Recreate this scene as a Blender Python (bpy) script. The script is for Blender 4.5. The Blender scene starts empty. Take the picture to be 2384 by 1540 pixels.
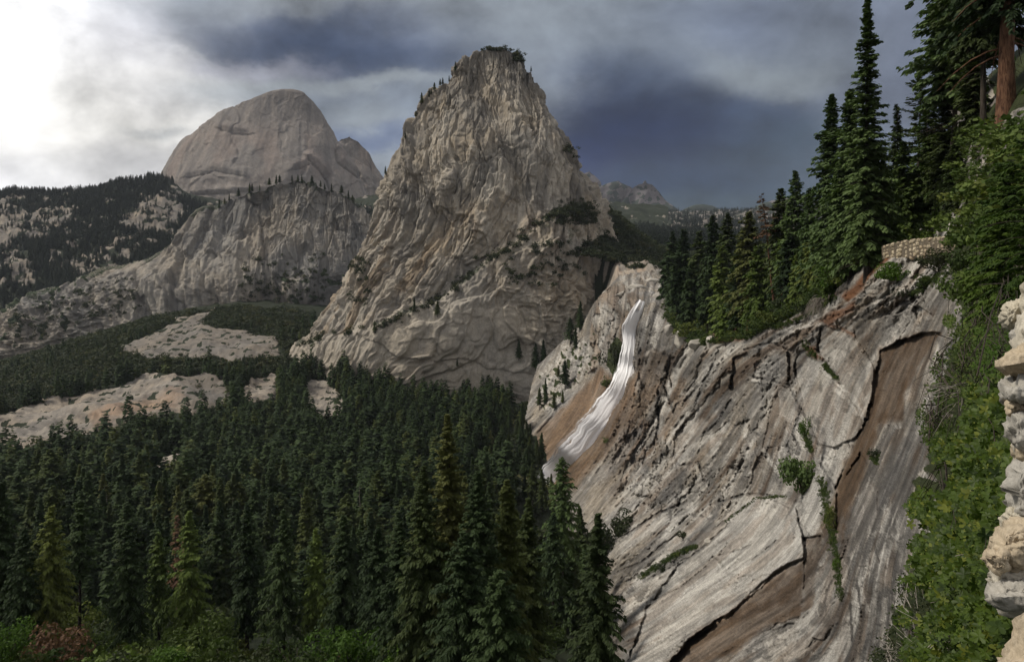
import bpy, math, random
import numpy as np

# ---------------------------------------------------------------- basics
F, CX, HZ = 1702.0, 1192.0, 600.0           # focal length and principal point of the survey
rng = np.random.default_rng(11)
random.seed(5)
scene = bpy.context.scene
COL = scene.collection


def P(px, py, d):
    px, py, d = np.broadcast_arrays(np.asarray(px, float), np.asarray(py, float), np.asarray(d, float))
    return np.stack([(px - CX) / F * d, d, (HZ - py) / F * d], -1)


def proj(v):
    return CX + F * v[..., 0] / v[..., 1], HZ - F * v[..., 2] / v[..., 1]


def tag(o, label=None, cat=None, group=None, kind=None):
    if label: o['label'] = label
    if cat: o['category'] = cat
    if group: o['group'] = group
    if kind: o['kind'] = kind
    return o


def build_mesh(name, verts, polys, smooth=False, attrs=None):
    """polys: (n,k) int array or a list of such arrays."""
    me = bpy.data.meshes.new(name)
    verts = np.asarray(verts, np.float32).reshape(-1, 3)
    if not isinstance(polys, (list, tuple)): polys = [polys]
    polys = [np.asarray(p, np.int32) for p in polys if len(p)]
    me.vertices.add(len(verts))
    me.vertices.foreach_set('co', verts.ravel())
    idx = np.concatenate([p.ravel() for p in polys])
    tot = np.concatenate([np.full(len(p), p.shape[1], np.int32) for p in polys])
    me.loops.add(len(idx)); me.loops.foreach_set('vertex_index', idx)
    me.polygons.add(len(tot))
    st = np.zeros(len(tot), np.int32); st[1:] = np.cumsum(tot)[:-1]
    me.polygons.foreach_set('loop_start', st)
    me.update(calc_edges=True)
    me.polygons.foreach_set('use_smooth', np.full(len(tot), smooth, bool))
    for k, v in (attrs or {}).items():
        v = np.asarray(v, np.float32)
        if v.ndim == 1:
            me.attributes.new(k, 'FLOAT', 'POINT').data.foreach_set('value', v)
        else:
            me.attributes.new(k, 'FLOAT_COLOR', 'POINT').data.foreach_set('color', v.ravel())
    me.update()
    return me


def link(name, me, mat=None, parent=None, loc=None):
    o = bpy.data.objects.new(name, me)
    COL.objects.link(o)
    if mat is not None and me is not None and not len(me.materials): me.materials.append(mat)
    if parent is not None: o.parent = parent
    if loc is not None: o.location = [float(c) for c in loc]
    return o


def grid_polys(ny, nx, keep=None):
    i = np.arange(ny * nx).reshape(ny, nx)
    q = np.stack([i[:-1, :-1], i[1:, :-1], i[1:, 1:], i[:-1, 1:]], -1)
    if keep is not None:
        k = keep[:-1, :-1] & keep[1:, :-1] & keep[1:, 1:] & keep[:-1, 1:]
        return q[k]
    return q.reshape(-1, 4)


def compact(verts, polys, attrs):
    used = np.unique(polys)
    remap = np.zeros(len(verts), np.int64); remap[used] = np.arange(len(used))
    return verts[used], remap[polys], {k: v[used] for k, v in attrs.items()}


# ---------------------------------------------------------------- noise
def _h(ix, iy, iz, seed):
    h = (ix.astype(np.int64) * 374761393 + iy.astype(np.int64) * 668265263 + iz.astype(np.int64) * 2147483647 + seed * 974634777) & 0xFFFFFFFF
    h = ((h ^ (h >> 13)) * 1274126177) & 0xFFFFFFFF
    h = ((h ^ (h >> 15)) * 2246822519) & 0xFFFFFFFF
    return (h ^ (h >> 16)) & 0xFFFFFFFF


def r01(ix, iy, seed, iz=None):
    return _h(ix, iy, np.zeros_like(ix) if iz is None else iz, seed) / 4294967295.0


def noise2(x, y, seed=0):
    x0 = np.floor(x); y0 = np.floor(y); fx = x - x0; fy = y - y0
    ix = x0.astype(np.int64); iy = y0.astype(np.int64)
    u = fx * fx * fx * (fx * (fx * 6 - 15) + 10); v = fy * fy * fy * (fy * (fy * 6 - 15) + 10)
    def g(a, b, dx, dy):
        t = r01(a, b, seed) * 6.2831853
        return np.cos(t) * dx + np.sin(t) * dy
    a = g(ix, iy, fx, fy); b = g(ix + 1, iy, fx - 1, fy); c = g(ix, iy + 1, fx, fy - 1); e = g(ix + 1, iy + 1, fx - 1, fy - 1)
    return 1.5 * ((a * (1 - u) + b * u) * (1 - v) + (c * (1 - u) + e * u) * v)


def fbm2(x, y, octv=4, seed=0, gain=0.5):
    s = 0; a = 1; f = 1
    for k in range(octv):
        s = s + a * noise2(x * f + 17.3 * k, y * f - 9.1 * k, seed + k); a *= gain; f *= 2.03
    return s


def ridged2(x, y, octv=3, seed=0):
    s = 0; a = 1; f = 1
    for k in range(octv):
        s = s + a * (1 - 2 * np.abs(noise2(x * f, y * f, seed + k))); a *= .5; f *= 2.1
    return s


def plates(x, y, seed=0, tilt=1.0):
    """faceted cells: every cell a tilted plate at a height of its own; returns height and distance to the crack."""
    ix = np.floor(x).astype(np.int64); iy = np.floor(y).astype(np.int64)
    f1 = np.full(x.shape, 9.0); f2 = np.full(x.shape, 9.0); hh = np.zeros(x.shape)
    for dx in (-1, 0, 1):
        for dy in (-1, 0, 1):
            cx = ix + dx; cy = iy + dy
            ux = cx + r01(cx, cy, seed + 1); uy = cy + r01(cx, cy, seed + 2)
            ex = x - ux; ey = y - uy
            dd = np.sqrt(ex * ex + ey * ey)
            m = dd < f1
            tx = r01(cx, cy, seed + 3) - .5; ty = r01(cx, cy, seed + 4) - .5
            hv = (r01(cx, cy, seed + 5) - .5) + tilt * (tx * ex + ty * ey)
            f2 = np.where(m, f1, np.minimum(f2, dd)); hh = np.where(m, hv, hh); f1 = np.where(m, dd, f1)
    return hh, f2 - f1


def sheets(x, y, sizes, seed, stretch=2.0, thick=.12, wid=1.2, lvl=.0):
    """exfoliation sheets: plates of rock with crisp irregular outlines lying on one another; returns height and a weathering tone."""
    h = np.zeros(x.shape); tone = np.zeros(x.shape)
    for k, s in enumerate(sizes):
        n = fbm2(x / s + 31.7 * k, y / (s * stretch) - 12.3 * k, 3, seed + 10 * k, .45)
        lv = lvl + .28 * math.sin(k * 2.4 + seed)
        m = sstep(lv - wid / s, lv + wid / s, n)
        h += s * thick * m
        tone += m * math.sin(k * 4.7 + seed * 1.3) * (.5 + .5 * s / sizes[0])
    return h - h.mean(), tone - tone.mean()


def sstep(a, b, x):
    t = np.clip((x - a) / (b - a), 0, 1)
    return t * t * (3 - 2 * t)


def poly_sd(px, py, poly):
    """signed distance to a polygon, positive inside."""
    poly = np.asarray(poly, float)
    d = np.full(np.shape(px), 1e9); ins = np.zeros(np.shape(px), bool)
    n = len(poly)
    for i in range(n):
        ax, ay = poly[i]; bx, by = poly[(i + 1) % n]
        ex, ey = bx - ax, by - ay
        t = np.clip(((px - ax) * ex + (py - ay) * ey) / (ex * ex + ey * ey + 1e-9), 0, 1)
        d = np.minimum(d, np.hypot(px - ax - t * ex, py - ay - t * ey))
        c = ((ay > py) != (by > py))
        xi = (bx - ax) * (py - ay) / (by - ay + 1e-12) + ax
        ins ^= c & (px < xi)
    return np.where(ins, d, -d)


def line_d(px, py, pts):
    d = np.full(np.shape(px), 1e9); side = np.zeros(np.shape(px))
    pts = np.asarray(pts, float)
    for (ax, ay), (bx, by) in zip(pts[:-1], pts[1:]):
        ex, ey = bx - ax, by - ay
        t = np.clip(((px - ax) * ex + (py - ay) * ey) / (ex * ex + ey * ey), 0, 1)
        qx = px - ax - t * ex; qy = py - ay - t * ey
        dd = np.hypot(qx, qy); m = dd < d
        d = np.where(m, dd, d); side = np.where(m, np.sign(ex * qy - ey * qx), side)
    return d, side


class RBF:
    """thin plate spline through scattered survey points."""
    def __init__(self, pts, vals, smooth=1e-4):
        self.p = np.asarray(pts, float); n = len(self.p)
        A = self._k(self.p, self.p) + np.eye(n) * smooth
        Q = np.concatenate([np.ones((n, 1)), self.p], 1)
        M = np.block([[A, Q], [Q.T, np.zeros((3, 3))]])
        v = np.asarray(vals, float); v = v.reshape(n, -1)
        self.w = np.linalg.solve(M, np.concatenate([v, np.zeros((3, v.shape[1]))]))
    @staticmethod
    def _k(a, b):
        r2 = ((a[:, None, :] - b[None]) ** 2).sum(-1)
        return 0.5 * r2 * np.log(r2 + 1e-12)
    def __call__(self, x, y):
        sh = np.shape(x)
        q = np.stack([np.ravel(x), np.ravel(y)], -1).astype(float)
        out = []
        for i in range(0, len(q), 60000):
            c = q[i:i + 60000]
            out.append(self._k(c, self.p) @ self.w[:-3] + self.w[-3] + c @ self.w[-2:])
        o = np.concatenate(out)
        return o.reshape(sh) if o.shape[1] == 1 else o.reshape(sh + (o.shape[1],))


def grid_normals(V):
    du = np.gradient(V, axis=1); dv = np.gradient(V, axis=0)
    n = np.cross(du, dv)
    return n / (np.linalg.norm(n, axis=-1, keepdims=True) + 1e-9)


# ---------------------------------------------------------------- materials
class NT:
    def __init__(self, tree):
        self.t = tree; self.n = tree.nodes; self.l = tree.links
    def node(self, kind, **kw):
        x = self.n.new(kind)
        for k, v in kw.items(): setattr(x, k, v)
        return x
    def put(self, sock, v):
        if isinstance(v, bpy.types.NodeSocket): self.l.new(v, sock)
        elif v is not None:
            if isinstance(v, (tuple, list)) and sock.type == 'RGBA' and len(v) == 3: v = (*v, 1)
            sock.default_value = v
    def math(self, op, a, b=None, c=None, clamp=False):
        x = self.node('ShaderNodeMath', operation=op, use_clamp=clamp)
        for s, v in zip(x.inputs, (a, b, c)): self.put(s, v)
        return x.outputs[0]
    def vmath(self, op, a, b=None, scale=None):
        x = self.node('ShaderNodeVectorMath', operation=op)
        self.put(x.inputs[0], a); self.put(x.inputs[1], b)
        if scale is not None: self.put(x.inputs['Scale'], scale)
        return x.outputs['Value'] if op in ('DOT_PRODUCT', 'LENGTH') else x.outputs[0]
    def mix(self, f, a, b, blend='MIX'):
        x = self.node('ShaderNodeMix', data_type='RGBA', blend_type=blend)
        self.put(x.inputs[0], f); self.put(x.inputs[6], a); self.put(x.inputs[7], b)
        return x.outputs[2]
    def noise(self, vec, scale, detail=4, rough=.55, dist=0.0, typ='FBM'):
        x = self.node('ShaderNodeTexNoise')
        try: x.noise_type = typ
        except Exception: pass
        self.put(x.inputs['Vector'], vec); self.put(x.inputs['Scale'], scale)
        x.inputs['Detail'].default_value = detail; x.inputs['Roughness'].default_value = rough
        x.inputs['Distortion'].default_value = dist
        return x.outputs['Fac']
    def rng(self, v, a, b, c=0.0, d=1.0, smooth=True):
        x = self.node('ShaderNodeMapRange', interpolation_type='SMOOTHSTEP' if smooth else 'LINEAR')
        self.put(x.inputs[0], v)
        for s, w in zip(x.inputs[1:5], (a, b, c, d)): s.default_value = w
        return x.outputs[0]
    def mapping(self, vec, scale=(1, 1, 1), rot=(0, 0, 0)):
        x = self.node('ShaderNodeMapping')
        self.put(x.inputs['Vector'], vec); x.inputs['Scale'].default_value = scale; x.inputs['Rotation'].default_value = rot
        return x.outputs[0]
    def attr(self, name):
        return self.node('ShaderNodeAttribute', attribute_name=name)


def new_mat(name):
    m = bpy.data.materials.new(name); m.use_nodes = True
    nt = NT(m.node_tree); nt.n.clear()
    out = nt.node('ShaderNodeOutputMaterial')
    return m, nt, out


def rock_material(name, mid=(.27, .25, .22), warm=(.36, .29, .20), dark=(.10, .095, .09), pale=(.45, .42, .37),
                  veg=(.030, .042, .022), brown=(.17, .095, .045), patch=120., streak=(.06, .06, .006), fine=2.0, bump=.5, streak_amt=.75, rot=(0, 0, 0)):
    m, nt, out = new_mat(name)
    pos = nt.node('ShaderNodeNewGeometry').outputs['Position']
    big = nt.noise(pos, 1 / patch, 5, .6)
    col = nt.mix(nt.rng(big, .35, .65), mid, warm)
    st = nt.noise(nt.mapping(pos, streak, rot), 1.0, 6, .65, .4)
    st2 = nt.noise(nt.mapping(pos, tuple(3.3 * s for s in streak), rot), 1.0, 5, .6, .3)
    col = nt.mix(nt.math('MULTIPLY', nt.rng(st, .50, .72), streak_amt), col, dark)
    col = nt.mix(nt.math('MULTIPLY', nt.rng(st2, .54, .74), .55), col, pale)
    col = nt.mix(nt.math('MULTIPLY', nt.rng(st2, .28, .46, 1.0, 0.0), .5), col, dark)
    mask = nt.attr('mask'); sep = nt.node('ShaderNodeSeparateColor'); nt.put(sep.inputs[0], mask.outputs['Color'])
    fn = nt.noise(pos, 1 / fine, 5, .7)
    def edge(s, w=.5):
        return nt.math('MULTIPLY', s, nt.math('ADD', 1 - w * .5, nt.math('MULTIPLY', nt.math('SUBTRACT', fn, .5), 2 * w)), clamp=True)
    col = nt.mix(edge(mask.outputs['Alpha']), col, pale)
    col = nt.mix(edge(sep.outputs[2]), col, brown)
    col = nt.mix(edge(sep.outputs[0]), col, nt.mix(sep.outputs[2], dark, tuple(.20 * c for c in brown)))  # near-black where dark meets brown: stain, and painted shade in the wall recesses
    vg = nt.rng(nt.math('ADD', sep.outputs[1], nt.math('MULTIPLY', nt.math('SUBTRACT', fn, .5), .7)), .42, .62)
    speck = nt.math('ADD', .55, nt.math('MULTIPLY', fn, .9))
    col = nt.mix(1.0, col, nt.vmath('SCALE', (1, 1, 1), scale=speck), 'MULTIPLY')
    vcol = nt.mix(nt.noise(pos, 1 / (fine * 3), 4), tuple(.6 * c for c in veg), tuple(1.6 * c for c in veg))
    col = nt.mix(vg, col, vcol)
    b = nt.node('ShaderNodeBsdfPrincipled')
    nt.put(b.inputs['Base Color'], col); b.inputs['Roughness'].default_value = .9
    b.inputs['Specular IOR Level'].default_value = .18
    bp = nt.node('ShaderNodeBump'); bp.inputs['Strength'].default_value = bump; bp.inputs['Distance'].default_value = fine * .5
    nt.put(bp.inputs['Height'], nt.math('ADD', fn, nt.math('MULTIPLY', st2, 1.2)))
    nt.put(b.inputs['Normal'], bp.outputs[0])
    nt.put(out.inputs[0], b.outputs[0])
    return m


def foliage_material(name, c0, c1, c2=None, scale=.4, trans=.22, rough=.75):
    """c0 dark leaf, c1 light leaf, c2 odd leaf; varies by plant and by clump."""
    m, nt, out = new_mat(name)
    pos = nt.node('ShaderNodeNewGeometry').outputs['Position']
    ob = nt.node('ShaderNodeObjectInfo').outputs['Random']
    at = nt.attr('rnd').outputs['Fac']
    r = nt.math('FRACT', nt.math('ADD', ob, at))
    n = nt.noise(pos, scale, 3, .6)
    f = nt.math('ADD', nt.math('MULTIPLY', r, .65), nt.math('MULTIPLY', nt.math('SUBTRACT', n, .32), 1.3), clamp=True)
    col = nt.mix(f, c0, c1)
    if c2 is not None:
        col = nt.mix(nt.rng(nt.math('FRACT', nt.math('MULTIPLY', r, 7.31)), .80, .97, 0, .8), col, c2)
    b = nt.node('ShaderNodeBsdfPrincipled'); nt.put(b.inputs['Base Color'], col)
    b.inputs['Roughness'].default_value = rough; b.inputs['Specular IOR Level'].default_value = .2
    t = nt.node('ShaderNodeBsdfTranslucent'); nt.put(t.inputs['Color'], nt.mix(.5, col, nt.vmath('MULTIPLY', col, (1.2, 1.5, .6))))
    mx = nt.node('ShaderNodeMixShader'); mx.inputs[0].default_value = trans
    nt.put(mx.inputs[1], b.outputs[0]); nt.put(mx.inputs[2], t.outputs[0])
    nt.put(out.inputs[0], mx.outputs[0])
    return m


def bark_material(name, c0, c1, scale=3.0):
    m, nt, out = new_mat(name)
    tc = nt.node('ShaderNodeTexCoord').outputs['Object']
    n = nt.noise(nt.mapping(tc, (scale, scale, scale * .18)), 2.0, 6, .7, .6)
    col = nt.mix(nt.rng(n, .35, .65), c0, c1)
    b = nt.node('ShaderNodeBsdfPrincipled'); nt.put(b.inputs['Base Color'], col); b.inputs['Roughness'].default_value = .95
    b.inputs['Specular IOR Level'].default_value = .1
    bp = nt.node('ShaderNodeBump'); bp.inputs['Strength'].default_value = .8; bp.inputs['Distance'].default_value = .12
    nt.put(bp.inputs['Height'], n); nt.put(b.inputs['Normal'], bp.outputs[0])
    nt.put(out.inputs[0], b.outputs[0])
    return m
# ---------------------------------------------------------------- rock bodies
def interp_line(pts):
    p = np.array(sorted(pts, key=lambda q: q[1]), float)
    return lambda y: np.interp(y, p[:, 1], p[:, 0])


def smooth1(a, k):
    if k < 1: return a
    w = np.hanning(2 * k + 3)[1:-1]; w /= w.sum()
    return np.convolve(np.pad(a, (k, k), 'edge')[: len(a) + 2 * k], w, 'valid')[: len(a)]


def dome(name, left, right, dc, depth_ratio, depth_min, depth_max, nz, nf, relief, mat, masks=None, vexp=1.25, sup=1.0, sm=4):
    """a free-standing rock: outline at its own distance, elliptical plan at every height, relief along the normal."""
    fl, fr = interp_line(left), interp_line(right)
    top = min(min(p[1] for p in left), min(p[1] for p in right)); bot = max(max(p[1] for p in left), max(p[1] for p in right))
    v = np.linspace(0, 1, nz) ** vexp
    py = top + (bot - top) * v
    xl, xr = smooth1(fl(py), sm), smooth1(fr(py), sm)
    th = np.concatenate([np.linspace(-.35, math.pi + .35, nf), np.linspace(math.pi + .45, 2 * math.pi - .45, 40), [2 * math.pi - .35]])
    z = (HZ - py) / F * dc
    wl, wr = (xl - CX) / F * dc, (xr - CX) / F * dc
    xc, a = (wl + wr) / 2, (wr - wl) / 2
    b = depth_max * 1.12 * (1 - np.exp(-np.maximum(a * depth_ratio, depth_min * .25) / (depth_max * 1.0))) * (.22 + .78 * sstep(top, top + 260, py))
    s_, c_ = np.sin(th), np.cos(th)
    X = xc[:, None] - a[:, None] * np.sign(c_) * np.abs(c_) ** sup
    Y = dc - b[:, None] * np.sign(s_) * np.abs(s_) ** sup
    Z = np.broadcast_to(z[:, None], X.shape).copy()
    V = np.stack([X, Y, Z], -1)
    N = grid_normals(V)
    N = np.where((N[..., 1:2] * (Y[..., None] - dc) + N[..., 0:1] * (X - xc[:, None])[..., None]) < 0, -N, N)
    PX, PY = proj(V)
    arc = X + .55 * np.where(th[None] < math.pi / 2, -1, 1) * (Y - dc) * np.abs(c_[None])
    h = relief(arc, Z, PX, PY, V)
    if isinstance(h, tuple): h, msk = h
    else: msk = np.zeros(X.shape + (4,))
    V = V + N * h[..., None]
    ny, nx = X.shape
    capt = V[0].mean(0)
    verts = np.concatenate([V.reshape(-1, 3), capt[None]])
    polys = [grid_polys(ny, nx)[:, ::-1], np.array([[i, i + 1, ny * nx] for i in range(nx - 1)])]
    msk = np.concatenate([msk.reshape(-1, 4), msk[0].mean(0)[None]])
    me = build_mesh(name, verts, polys, True, {'mask': msk})
    o = link(name, me, mat); tag(o, kind='structure')
    return o, V


def surf_pick(V, px, py):
    """front point of a rock body seen at a survey bearing."""
    PX, PY = proj(V)
    d = (PX - px) ** 2 + (PY - py) ** 2
    d = np.where(d < d.min() + 16, V[..., 1], 1e9)
    return V.reshape(-1, 3)[np.argmin(d)]


# ---- Liberty Cap like dome
LC_L = [(1136, 111), (1118, 117), (1092, 137), (1050, 177), (1015, 210), (985, 240), (968, 275), (955, 297), (925, 348), (900, 395), (885, 430), (872, 480), (845, 570), (830, 615), (805, 665), (775, 705), (735, 752), (690, 830), (650, 930), (640, 1000)]
LC_R = [(1170, 111), (1198, 121), (1222, 142), (1242, 166), (1262, 210), (1275, 245), (1287, 285), (1310, 325), (1335, 355), (1355, 390), (1375, 425), (1392, 460), (1410, 510), (1442, 570), (1475, 612), (1488, 660), (1485, 720), (1480, 800), (1480, 900), (1490, 1000)]
LC_LEDGE = [(700, 800), (760, 775), (870, 765), (960, 722), (1010, 700), (1070, 655), (1130, 610), (1200, 565), (1250, 520), (1300, 490), (1380, 470)]


def lc_relief(s, z, px, py, V):
    wx = s + 5 * fbm2(s / 40, z / 90, 3, 1); wz = z + 9 * fbm2(s / 60, z / 60, 3, 5)
    shear = (.04 + .42 * sstep(1350, 780, px)) * sstep(300, 560, py)
    q = wx - shear * (wz - 50)
    low = sstep(-6, 14, line_d(px, py, LC_LEDGE)[0] * line_d(px, py, LC_LEDGE)[1])
    blocky = sstep(1120, 1260, px) * low
    s1, t1 = sheets(q, wz, (64, 47, 36, 28, 22, 17, 13.5, 10.5, 8.2, 6.4, 5), 20, 3.4, .115, .9)
    s2, t2 = sheets(q + .3 * wz, wz, (30, 19, 13, 9, 6.5, 4.8), 120, 1.1, .15, .8)
    p1, e1 = plates(q / 46, wz / 140, 21, 4.2)
    p2, e2 = plates(q / 17 + 5, wz / 60, 22, 3.0)
    p3, e3 = plates(q / 7 + 3, wz / 22, 23, 2.4)
    rough = .5 + .8 * sstep(-.1, .5, fbm2(s / 120, z / 120, 2, 9))
    h = 4.6 * p1 + (3.2 * p2 + 1.5 * p3) * rough + 1.35 * s1 + s2 * (.25 + 1.1 * blocky) * rough
    crack = sstep(.035, .0, np.abs(fbm2(q / 34, wz / 260, 3, 25))) + .7 * sstep(.045, .0, np.abs(fbm2(q / 15, wz / 130, 3, 26)))
    h = h - 4.2 * crack * (1 - .4 * low) - 2.6 * sstep(.08, 0, e1) - 1.2 * sstep(.10, .0, e2) * rough
    h = h + 5 * fbm2(s / 95, z / 120, 3, 41) - 1.5 - 7 * sstep(270, 360, py) * sstep(620, 480, py)
    # big lean-back ramp and the central vertical corner
    ld, sd = line_d(px, py, [(1150, 240), (1185, 330), (1215, 440), (1190, 560), (1210, 640)])
    h = h - 9 * sstep(26, 0, ld) + 5 * sstep(0, 60, ld * -sd) * sstep(160, 40, ld)
    h = h + 17 * low * sstep(1420, 1330, px)
    # rounded flakes low on the wall
    for (cx, cy, r) in ((1075, 545, 34), (985, 600, 40), (940, 470, 30), (1040, 440, 26), (1110, 520, 22), (1270, 640, 40), (1290, 720, 44), (1060, 780, 40), (960, 690, 40)):
        g = np.hypot((px - cx) / r, (py - cy) / (r * 1.8)) + .25 * fbm2(s / 12, z / 16, 2, cx)
        h = h + 3.2 * sstep(1.01, .93, g)
    h = h + .9 * fbm2(s / 5, z / 7, 3, 51)
    fade = sstep(100, 150, py)
    h = .66 * h * (.08 + .92 * fade) * (1 - .35 * low * sstep(1300, 1180, px))
    m = np.zeros(s.shape + (4,)); tone = np.clip(t1 + .6 * t2, -2, 2)
    ld, sd = line_d(px, py, LC_LEDGE)
    nz = fbm2(s / 18, z / 18, 3, 61)
    m[..., 1] = np.clip(sstep(15, 2, ld + 9 * nz) * sstep(-.4, .3, fbm2(s / 60, z / 60, 2, 63) + .1) * .55, 0, 1)
    m[..., 1] = np.maximum(m[..., 1], sstep(.45, .75, fbm2(s / 28, z / 22, 3, 67)) * low * sstep(1120, 1230, px) * .5)
    dk = sstep(330, 150, py + 110 * fbm2(s / 60, z / 90, 3, 71)) * .5 + .6 * sstep(60, 10, np.abs(py - (600 - 0.9 * (px - 900))) - 330) * 0
    m[..., 0] = np.clip(dk * 1.3 + .75 * sstep(.1, .5, fbm2(q / 18, wz / 160, 4, 73)) * sstep(640, 300, py) + .5 * sstep(.12, .02, e2) * 0, 0, .85)
    m[..., 0] = np.maximum(m[..., 0], .65 * sstep(.25, .6, fbm2(q / 14, wz / 70, 4, 74)))
    m[..., 3] = np.clip(.75 * sstep(.0, .45, fbm2(s / 60, z / 60, 3, 75)) * sstep(420, 620, py) + .75 * low * sstep(640, 740, py) + .6 * sstep(960, 880, px) * sstep(380, 460, py), 0, .9)  # last term paints the light on the left flank as paler rock
    m[..., 0] = np.clip(np.maximum(m[..., 0], .6 * sstep(.3, 1.1, tone)) + .6 * crack, 0, .9) * (1 - .7 * low); m[..., 3] = np.maximum(m[..., 3] * .8, .8 * sstep(-.3, -1.2, tone))
    m[..., 2] = .55 * sstep(.1, .5, fbm2(q / 22, wz / 120, 3, 77)) * sstep(430, 600, py) * (1 - low)
    return h, m


MAT_LC = rock_material('granite_dome', mid=(.235, .215, .185), warm=(.30, .25, .185), dark=(.085, .08, .075), pale=(.40, .36, .30),
                       brown=(.25, .165, .085), patch=90, streak=(.055, .055, .0045), fine=1.7, bump=.35)
liberty, V_LC = dome('granite_dome', LC_L, LC_R, 1060, .85, 55, 175, 620, 860, lc_relief, MAT_LC)

# ---- Broderick like dome, darker and lower
BR_L = [(690, 419), (640, 425), (590, 437), (540, 462), (505, 480), (470, 500), (430, 528), (395, 555), (350, 592), (300, 610), (215, 632), (150, 660), (80, 690), (0, 725), (-90, 770), (-160, 850), (-200, 950)]
BR_R = [(690, 419), (740, 428), (790, 448), (830, 468), (868, 500), (900, 560), (920, 640), (930, 760), (935, 850), (940, 950)]


def br_relief(s, z, px, py, V):
    wx = s + 8 * fbm2(s / 60, z / 140, 3, 101); wz = z + 12 * fbm2(s / 90, z / 90, 3, 105)
    slabs = sstep(330, 150, px)
    q = wx + .25 * wz * sstep(420, 200, px)
    s1, t1 = sheets(q, wz, (95, 66, 48, 36, 27, 20, 15, 11.5, 9), 140, 2.6, .10, 1.5)
    s2, t2 = sheets(wx + .9 * wz, wz - .35 * wx, (60, 40, 27, 19, 13, 9), 160, .42, .14, 1.3)
    p1, e1 = plates(q / 70, wz / 190, 121, 4.0); p2, e2 = plates(q / 24, wz / 80, 122, 3.0)
    crack = sstep(.04, 0, np.abs(fbm2(q / 46, wz / 420, 3, 125))) + .7 * sstep(.05, 0, np.abs(fbm2(q / 20, wz / 200, 3, 126)))
    h = (9 * p1 + 4 * p2) * (1 - .5 * slabs) + 1.5 * s1 * (1 - .6 * slabs) + s2 * (.15 + 1.6 * slabs) - 4.0 * crack * (1 - slabs)
    h = h - 3 * sstep(.08, 0, e1) + 12 * fbm2(s / 130, z / 130, 3, 141) - 6
    h = h * .55
    ld, sd = line_d(px, py, [(690, 600), (640, 660), (600, 740), (620, 800)])
    h = h - 18 * sstep(60, 0, ld)
    m = np.zeros(s.shape + (4,)); tone = t1 + .6 * t2
    m[..., 0] = np.clip(.5 * sstep(.3, 1.1, tone) + .3 * crack * (1 - slabs) + .62 * sstep(560, 440, py + 80 * fbm2(s / 60, z / 200, 3, 161)) * sstep(380, 520, px) + .6 * sstep(.15, .5, fbm2(q / 15, wz / 170, 4, 163))
                        + .75 * sstep(640, 720, px + 60 * fbm2(s / 60, z / 60, 3, 164)) * sstep(560, 640, py), 0, .9)
    m[..., 3] = .4 * sstep(-.4, -1.2, tone) + .55 * sstep(.0, .4, fbm2(s / 70, z / 110, 3, 165) + .25) * sstep(640, 560, px) * sstep(560, 680, py) * sstep(280, 330, px)
    nz = fbm2(s / 26, z / 20, 4, 167)
    m[..., 1] = np.clip(.85 * sstep(.30, .6, nz) * np.maximum(slabs, sstep(560, 640, py) * sstep(600, 680, px)) + .55 * sstep(9, 0, py - np.interp(px, [0, 150, 350, 430, 505, 590, 690, 790, 870], [725, 660, 592, 528, 480, 437, 419, 448, 500]) + 10 * nz), 0, 1)
    return h, m


MAT_BR = rock_material('granite_bluff', mid=(.22, .21, .195), warm=(.27, .235, .19), dark=(.075, .075, .075), pale=(.37, .335, .28),
                       patch=130, streak=(.03, .03, .003), fine=2.6, bump=.3)
broderick, V_BR = dome('granite_bluff', BR_L, BR_R, 1650, .5, 40, 190, 480, 760, br_relief, MAT_BR)

# ---- Half Dome like mountain
HD_L = [(655, 208), (635, 211), (618, 216), (610, 219), (585, 229), (560, 241), (520, 262), (485, 285), (455, 309), (430, 333), (412, 360), (400, 381), (390, 400), (378, 428), (365, 470), (350, 520), (340, 600)]
HD_R = [(681, 208), (699, 211), (711, 217), (712, 220), (730, 236), (745, 254), (762, 279), (778, 302), (792, 326), (806, 350), (820, 378), (835, 408), (848, 436), (860, 470), (880, 520), (890, 600)]


def hd_relief(s, z, px, py, V):
    h = 20 * fbm2(s / 420, z / 420, 3, 201) + 7 * ridged2(s / 120, z / 420, 3, 203) + 4 * fbm2(s / 40, z / 70, 3, 205)
    s1, t1 = sheets(s + .5 * z, z, (260, 170, 110, 75, 50), 210, 1.3, .035, 5)
    h = h + s1
    p, e = plates((s + .6 * z + 60 * fbm2(s / 200, z / 200, 3, 206)) / 190, z / 260, 207, 1.2)
    h = h + 7 * p - 9
    for pts, dep in (([(722, 373), (748, 395), (765, 420), (772, 445)], 38), ([(690, 392), (712, 385), (704, 405)], 22), ([(786, 350), (790, 375), (812, 392), (835, 410)], 30), ([(520, 305), (545, 312), (575, 312)], 16), ([(440, 410), (500, 395), (560, 408)], 12), ([(440, 452), (520, 448), (640, 440)], 12)):
        ld, sd = line_d(px, py, pts)
        h = h - dep * sstep(9, 0, ld) + dep * .8 * sstep(26, 8, ld) * (sd < 0)
    m = np.zeros(s.shape + (4,))
    m[..., 0] = .55 * sstep(330, 250, py + 40 * fbm2(s / 150, z / 300, 3, 211)) * .8 + .7 * sstep(.1, .5, fbm2(s / 45, z / 600, 4, 213))
    m[..., 2] = .55 * sstep(-.1, .5, fbm2(s / 160, z / 260, 3, 215) + .15) * sstep(270, 330, py) * sstep(450, 400, py)
    m[..., 3] = .5 * sstep(390, 450, py)
    return .6 * h * (.12 + .88 * sstep(208, 245, py)), m


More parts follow.
